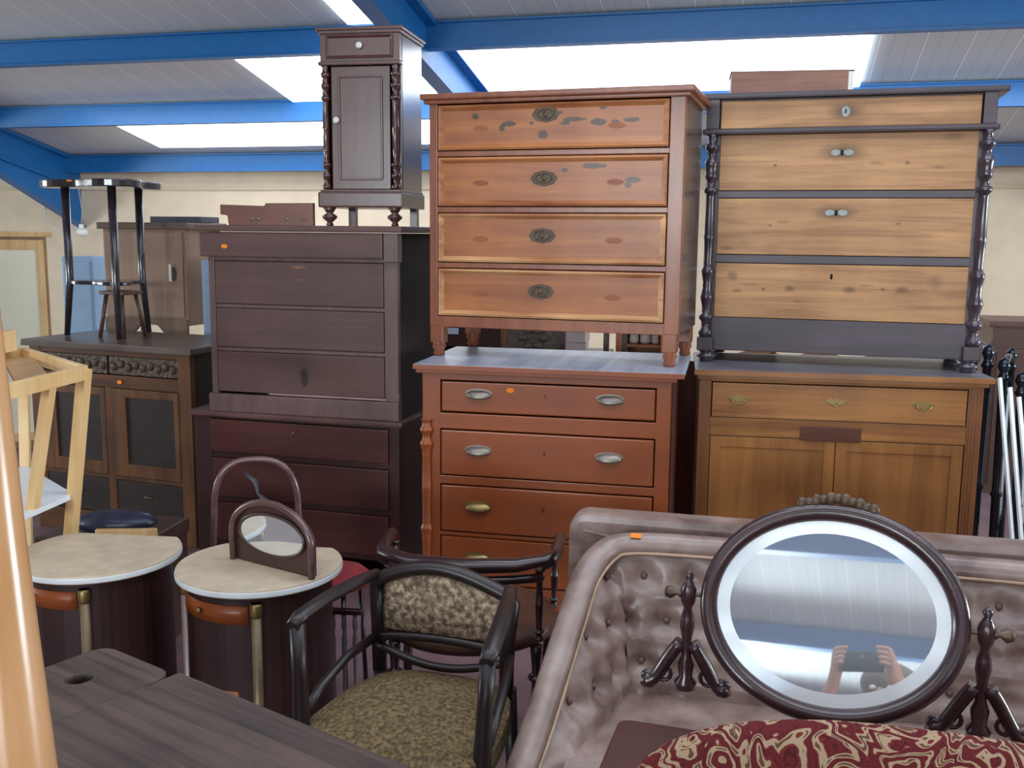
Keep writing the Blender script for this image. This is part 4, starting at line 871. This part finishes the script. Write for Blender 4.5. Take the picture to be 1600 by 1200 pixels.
for row in range(0, 4):
    z = .775-gz*(row+.65)
    sh = .5*(row % 2); i = 1
    while (i+sh)*gx < arcl[-1]-.1:
        s_ = (i+sh)*gx; k = min(range(NP+1), key=lambda j: abs(arcl[j]-s_)); p = path[k]
        if p.z-.03 > z+.02:
            v_ = (p.z-.018-z)/(p.z-.018-.33); off = .022+.075*math.sin(min(1, v_*1.2)*PI/2)+.03*v_-.026
            c = p+inw[k]*off; MB().ball((c.x, c.y, z), .010, .010, .010, 8).build('button', m_bt, t)
        i += 1
q = MB(); q.grid(lambda u, v: path[min(NP, int(round(u*NP)))]-inw[min(NP, int(round(u*NP)))]*(.030-.02*v)+Vector((0, 0, -(path[min(NP, int(round(u*NP)))].z-.10)*v)), NP, 10); o = q.build('outer_cover', m_so, t); o.modifiers.new('s', 'SOLIDIFY').thickness = .01
# taller outer back shell behind
pts = rrect(-.075, SW+.075, .06, .835, .05)
MB().prism(pts, -.17, -.075, .02, mat=XZ).build('back_shell', m_so, t)
MB().tube([(-.03, .073, .79), (.06, .069, .775), (SW-.06, .069, .775), (SW+.03, .073, .79)], .004, 6).build('shell_seam', m_so, t)
def seat_c(u, v):
    return Vector((.0+SW*u, -.64+.60*v, .40+.03*(math.sin(PI*u)*math.sin(PI*v))**.3))
q = MB(); q.box(.02, SW-.02, -.60, -.02, .10, .36, .02); q.build('seat_base', m_so, t)
q = MB(); q.box(.03, SW-.03, -.63, -.05, .34, .42, .03); q.build('seat', m_so, t)
for x, y in ((.0, -.58), (SW, -.58), (.0, .08), (SW, .08)): MB().lathe([(.015, 0), (.03, .05), (.022, .08), (.03, .11)], (x, y, 0)).build('foot', m_dk, t)
k = int(.30*NP); sp_ = path[k]; o = MB().box(-.014, .014, -.008, .008, 0, .002, .0005).build('price_sticker', sticker_m, t, 'orange price sticker'); o.location = Vector((.125, -.018, .8135)); o.rotation_euler = (R(28), 0, 0)

# ------------------------------------------------------------------ dressing table with oval swing mirror
ray = (FW + RT*((1345-800)/F_PX) + UP*((600-1022)/F_PX)).normalized()
nrm = -ray                                     # the glass faces the photographer
m_mf = wood('dark_plum_mahogany', '#43292C', '#2A191D', 'x', .25, .5)
m_dt = wood('red_mahogany_top', '#4E2820', '#311A16', 'x', .45, .15, spots=[(.1, .1, .06, .06, '#8A6A2C', .3, .5)])
corner = at(968, 1122, z=.80); yw = R(17)
t = thing('dressing_table', 'mahogany dressing table with large oval swing mirror facing the photographer', 'dressing table', (corner.x, corner.y, 0), yw)
rot = Matrix.Rotation(-yw, 4, 'Z'); w2l = (Matrix.Translation(corner*1.0-Vector((0, 0, corner.z))) @ rot).inverted()
TW, TD = .66, .20
q = MB(); q.prism(rrect(0, TW, -TD, 0, .02), .782, .800, .004); q.build('tabletop', m_dt, t)
q = MB(); q.box(.02, TW-.02, -TD+.02, -.02, .66, .782); q.build('carcass', m_mf, t)
for x0, x1 in ((.04, .32), (.34, .62)):
    d = MB().box(x0, x1, -TD+.008, -TD+.025, .675, .77, .004).build('drawer', m_mf, t); MB().ball(((x0+x1)/2, -TD+.002, .722), .012).build('knob', brass, d)
for x, y in ((.04, -.04), (TW-.04, -.04), (.04, -TD+.04), (TW-.04, -TD+.04)): q = MB(); turned(q, x, y, 0, .66, .018); q.build('leg', m_mf, t)
mc = w2l @ at(1297, 957, y=1.60)               # mirror centre, local
nl = (w2l.to_3x3() @ nrm).normalized(); ux = Vector((-nl.y, nl.x, 0)).normalized(); ux = ux if ux.x > 0 else -ux; uy = nl.cross(ux)
uy = uy if uy.z > 0 else -uy
RX, RY = .1865, .152
mm_ = Matrix((ux, uy, nl)).transposed().to_4x4(); mm_.translation = mc
def ell(rx, ry, dz, n=72): return [mc+ux*(rx*math.cos(2*PI*k/n))+uy*(ry*math.sin(2*PI*k/n))+nl*dz for k in range(n)]
fr = MB()
prof = [(.000, .004), (.003, .011), (.010, .016), (.020, .018), (.028, .012), (.031, .0), (.028, -.012), (.0, -.012)]
rings = [[fr.bm.verts.new(p) for p in ell(RX+a_, RY+a_, h_)] for a_, h_ in prof]
for i in range(len(rings)):
    A, B2 = rings[i], rings[(i+1) % len(rings)]
    for k in range(72):
        f = fr.bm.faces.new((A[k], A[(k+1) % 72], B2[(k+1) % 72], B2[k])); f.smooth = True
mf = fr.build('mirror_frame', m_mf, t, 'dark oval frame')
gl = MB(); A = [gl.bm.verts.new(p) for p in ell(RX*.885, RY*.86, .006)]; gl.bm.faces.new(A); gl.build('mirror_glass', mirror_m, mf, 'plain mirror glass')
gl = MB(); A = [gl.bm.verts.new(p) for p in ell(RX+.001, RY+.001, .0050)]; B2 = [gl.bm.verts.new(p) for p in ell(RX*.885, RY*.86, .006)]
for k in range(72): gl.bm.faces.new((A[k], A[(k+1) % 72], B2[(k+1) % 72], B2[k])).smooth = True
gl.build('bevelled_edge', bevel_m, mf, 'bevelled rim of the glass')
q = MB()
for k in range(-5, 6):
    a_ = PI/2+k*.055; c = mc+ux*((RX+.030)*math.cos(a_))+uy*((RY+.030)*math.sin(a_)+.010*(1-abs(k)/6))+nl*.004; q.ball(c, .010, .008, .009+.004*(k % 2), 8)
q.build('carved_crest', plain('carved_bronze_wood', '#54402F', .4, noise=.4, nscale=60), mf, 'small carved leaf crest')
for sx, top_px in ((-1, (1080, 893)), (1, (1510, 938))):
    piv = mc + ux*(sx*(RX+.052)); x, y = piv.x, piv.y; z0, zp = .802, piv.z+.012
    L_ = zp+.032-z0
    prof = [(.018, 0), (.020, .012), (.012, .022), (.015, .045), (.009, .06), (.008, L_*.40), (.013, L_*.52), (.012, L_*.60), (.007, L_*.68), (.013, L_*.74), (.014, L_*.84), (.008, L_*.90), (.005, L_*.92), (.009, L_*.96), (.002, L_)]
    MB().lathe(prof, (x, y, z0), n=16).build('mirror_post', m_mf, t)
    q = MB().lathe([(.004, 0), (.009, .006), (.004, .012), (.012, .022), (.009, .032), (.002, .034)], (x+sx*.008, y, piv.z), (sx, 0, 0), 14); q.lathe([(.004, 0), (.004, .03)], (x-sx*.03, y, piv.z), (sx, 0, 0), 8); q.build('pivot_knob', darkbrass, t)
    q = MB()
    for s2 in (-1, 1):
        pts = [(x+s2*(.010+.066*u_), y, z0+.010+.075*(1-u_)**2+.008*math.sin(u_*6)) for u_ in [k/10 for k in range(11)]]; q.tube(pts, [.012]*8+[.014, .014, .012], 10)
        q.ball((x+s2*.066, y, z0+.013), .014, .009, .013, 12)
        q.tube([(x+s2*.04+.014*math.cos(a_)*s2, y, z0+.022+.014*math.sin(a_)) for a_ in [k*PI/6 for k in range(12)]], .004, 6, closed=True)
    q.build('scroll_bracket', m_mf, t, 'carved scroll foot')

# ------------------------------------------------------------------ foreground armchair in red paisley tapestry
def tapestry():
    m, t, p = newmat('red_paisley_tapestry'); N = t.nodes.new; Lk = t.links.new; p.inputs['Roughness'].default_value = .85; p.inputs['Specular IOR Level'].default_value = .2
    tc = N('ShaderNodeTexCoord'); n = N('ShaderNodeTexNoise'); n.inputs['Scale'].default_value = 9; n.inputs['Detail'].default_value = 2; n.inputs['Distortion'].default_value = 1.5; Lk(tc.outputs['Object'], n.inputs['Vector'])
    add = N('ShaderNodeVectorMath'); add.operation = 'MULTIPLY_ADD'; add.inputs[1].default_value = (.10, .10, .10); Lk(n.outputs['Color'], add.inputs[0]); Lk(tc.outputs['Object'], add.inputs[2])
    v = N('ShaderNodeTexVoronoi'); v.inputs['Scale'].default_value = 17; Lk(add.outputs[0], v.inputs['Vector'])
    ml = N('ShaderNodeMath'); ml.operation = 'MULTIPLY'; ml.inputs[1].default_value = 26; Lk(v.outputs['Distance'], ml.inputs[0])
    sn = N('ShaderNodeMath'); sn.operation = 'SINE'; Lk(ml.outputs[0], sn.inputs[0])
    v2 = N('ShaderNodeTexVoronoi'); v2.inputs['Scale'].default_value = 60; Lk(add.outputs[0], v2.inputs['Vector'])
    ad = N('ShaderNodeMath'); ad.operation = 'MULTIPLY_ADD'; ad.inputs[1].default_value = 1.1; Lk(v2.outputs['Distance'], ad.inputs[0]); Lk(sn.outputs[0], ad.inputs[2])
    r = N('ShaderNodeValToRGB'); e = r.color_ramp.elements; r.color_ramp.interpolation = 'CONSTANT'
    e[0].position = 0; e[0].color = rgb('#5E2022'); e[1].position = .62; e[1].color = rgb('#A28A6E'); a = e.new(.30); a.color = rgb('#4A181C'); b = e.new(.40); b.color = rgb('#6B2628'); c = e.new(.88); c.color = rgb('#5F4034')
    mr = N('ShaderNodeMapRange'); mr.inputs['From Min'].default_value = -1; mr.inputs['From Max'].default_value = 1.9; Lk(ad.outputs[0], mr.inputs['Value']); Lk(mr.outputs[0], r.inputs['Fac']); Lk(r.outputs['Color'], p.inputs['Base Color']); return m
m_tp = tapestry()
t = thing('upholstered_chair', 'high-backed chair in dark red paisley tapestry in the foreground, in front of the oval mirror', 'armchair', (.60, 1.215, 0), R(16.5))
def backf(u, v, r=1):
    a = 2*PI*u; c, s_ = math.cos(a), math.sin(a); x = .46*math.copysign(abs(c)**.75, c); z = .735+.225*math.copysign(abs(s_)**.75, s_)
    return x, z
def bshell(u, v):
    x, z = backf(u, v); e = v*PI; k = math.sin(e)**.6 if 0 < v < 1 else 0
    return Vector((x*(.15+.85*k), -.055*math.cos(e), .735+(z-.735)*(.02+.98*k)))
q = MB().grid(bshell, 48, 24, closed_u=True); q.build('backrest', m_tp, t)
q = MB(); q.box(-.36, .36, -.50, .03, .30, .46, .04); q.build('seat', m_tp, t)
for sx in (-1, 1): MB().box(sx*.40-.045, sx*.40+.045, -.48, .0, .30, .62, .035).build('armrest', m_tp, t)
for x, y in ((-.38, -.02), (.38, -.02), (-.38, -.44), (.38, -.44)): MB().tube([(x, y, .31), (x*1.03, y, 0)], [.022, .014], 10).build('leg', m_dk, t)

# ------------------------------------------------------------------ the photographer, seen in the mirror
skin = plain('skin', '#B97F66', .55, noise=.06); shirt_m = plain('dark_shirt', '#34343C', .85, noise=.1); trous = plain('dark_trousers', '#2A2B33', .85); hair_m = plain('grey_brown_hair', '#6E6458', .7, noise=.3, nscale=90, bump=.5)
def skinned(name, V, E, mat, parent=None, root=0, sub=2):
    me = bpy.data.meshes.new(name); me.from_pydata([v[:3] for v in V], E, []); o = bpy.data.objects.new(name, me); C.objects.link(o)
    sk_ = o.modifiers.new('skin', 'SKIN'); sk_.use_smooth_shade = True
    for i, v in enumerate(V): me.skin_vertices[0].data[i].radius = (v[3], v[4] if len(v) > 4 else v[3])
    me.skin_vertices[0].data[root].use_root = True
    s_ = o.modifiers.new('sub', 'SUBSURF'); s_.levels = sub; s_.render_levels = sub
    dg = bpy.context.evaluated_depsgraph_get(); m2 = bpy.data.meshes.new_from_object(o.evaluated_get(dg)); o.modifiers.clear(); o.data = m2; m2.materials.clear(); m2.materials.append(mat)
    for p_ in m2.polygons: p_.use_smooth = True
    if parent: o.parent = parent
    return o
py_ = -.30
per = thing('person', 'person in dark shirt raising a black phone in both hands, mirrored in the oval glass', 'person', (0, py_, 0), 0)
V = [(0, 0, .90, .13, .10), (0, .01, 1.10, .13, .09), (0, .0, 1.30, .15, .10), (0, -.01, 1.385, .07, .06), (0, -.0, 1.44, .050), (0, .02, 1.50, .062, .075), (0, .015, 1.575, .072, .088)]
E = [(i, i+1) for i in range(6)]
def add(v, fr_): V.append(v); E.append((fr_, len(V)-1)); return len(V)-1
for s_ in (-1, 1):
    a_ = add((s_*.17, -.01, 1.33, .05), 2); a_ = add((s_*.235, .10, 1.20, .042), a_); a_ = add((s_*.235, .15, 1.235, .038), a_); a_ = add((s_*.155, .215, 1.42, .030), a_); a_ = add((s_*.105, .245, 1.525, .022, .026), a_)
    pm = add((s_*.093, .262, 1.575, .018, .030), a_)
    th = add((s_*.078, .245, 1.575, .010), pm); th = add((s_*.062, .240, 1.592, .008), th)
    for k in range(4):
        zz = 1.558+.017*k; f1 = add((s_*.092, .278+.004*k, zz+.012, .0085), pm); f2 = add((s_*.080, .291, zz+.016, .0078), f1); add((s_*.058-s_*.004*k, .2935, zz+.018, .007), f2)
    h_ = add((s_*.09, 0, .82, .095), 0); h_ = add((s_*.10, .01, .48, .062), h_); h_ = add((s_*.10, -.01, .10, .040), h_); h_ = add((s_*.11, .02, .045, .042, .040), h_); add((s_*.12, .14, .035, .040, .026), h_)
body = skinned('body', V, E, skin, per)
hd = MB(); hd.ball((0, .105, 1.548), .012, .018, .020, 10)
for s_ in (-1, 1): hd.ball((s_*.082, .01, 1.56), .012, .022, .032, 10)
hd.build('nose_and_ears', skin, per)
q = MB()
for s_ in (-1, 1): q.ball((s_*.030, .092, 1.572), .012, .008, .008, 10)
q.build('eyes', porc, per); MB().ball((0, .094, 1.512), .024, .008, .006, 10).build('mouth', plain('lips', '#8E4A44', .5), per)
q = MB().ball((0, -.012, 1.612), .105, .118, .082, 22); q.ball((0, -.05, 1.55), .092, .07, .085, 18); q.build('hair', hair_m, per)
SV = [(0, .0, .80, .168, .138), (0, .01, 1.08, .158, .118), (0, .0, 1.30, .168, .118), (0, -.01, 1.37, .09, .08)]; SE = [(0, 1), (1, 2), (2, 3)]
for s_ in (-1, 1): SV += [(s_*.18, -.01, 1.33, .062), (s_*.228, .085, 1.215, .056)]; n_ = len(SV); SE += [(2, n_-2), (n_-2, n_-1)]
skinned('shirt', SV, SE, shirt_m, per)
TV = [(0, 0, .88, .145, .118), (0, 0, 1.0, .14, .11)]; TE = [(0, 1)]
for s_ in (-1, 1): TV += [(s_*.09, 0, .80, .108), (s_*.10, .01, .48, .076), (s_*.10, -.01, .09, .060)]; n_ = len(TV); TE += [(0, n_-3), (n_-3, n_-2), (n_-2, n_-1)]
skinned('trousers', TV, TE, trous, per)
for s_ in (-1, 1):
    q = MB(); q.ball((s_*.118, .065, .040), .052, .125, .040, 16); q.build('shoe', m_dk, per)
ph = thing('phone', 'black phone held up in both hands of the mirrored person', 'phone', (0, -.024, 1.585), 0)
MB().box(-.070, .070, -.005, .005, -.036, .036, .004).build('case', plain('black_phone', '#101216', .3), ph)
MB().box(-.060, .060, -.0058, -.0045, -.031, .031, .0005).build('screen', plain('dark_screen', '#1B2026', .1), ph)
MB().lathe([(.004, 0), (.005, .001), (.003, .002)], (0, .005, .015), (0, 1, 0), 16).build('lens', pewter, ph)
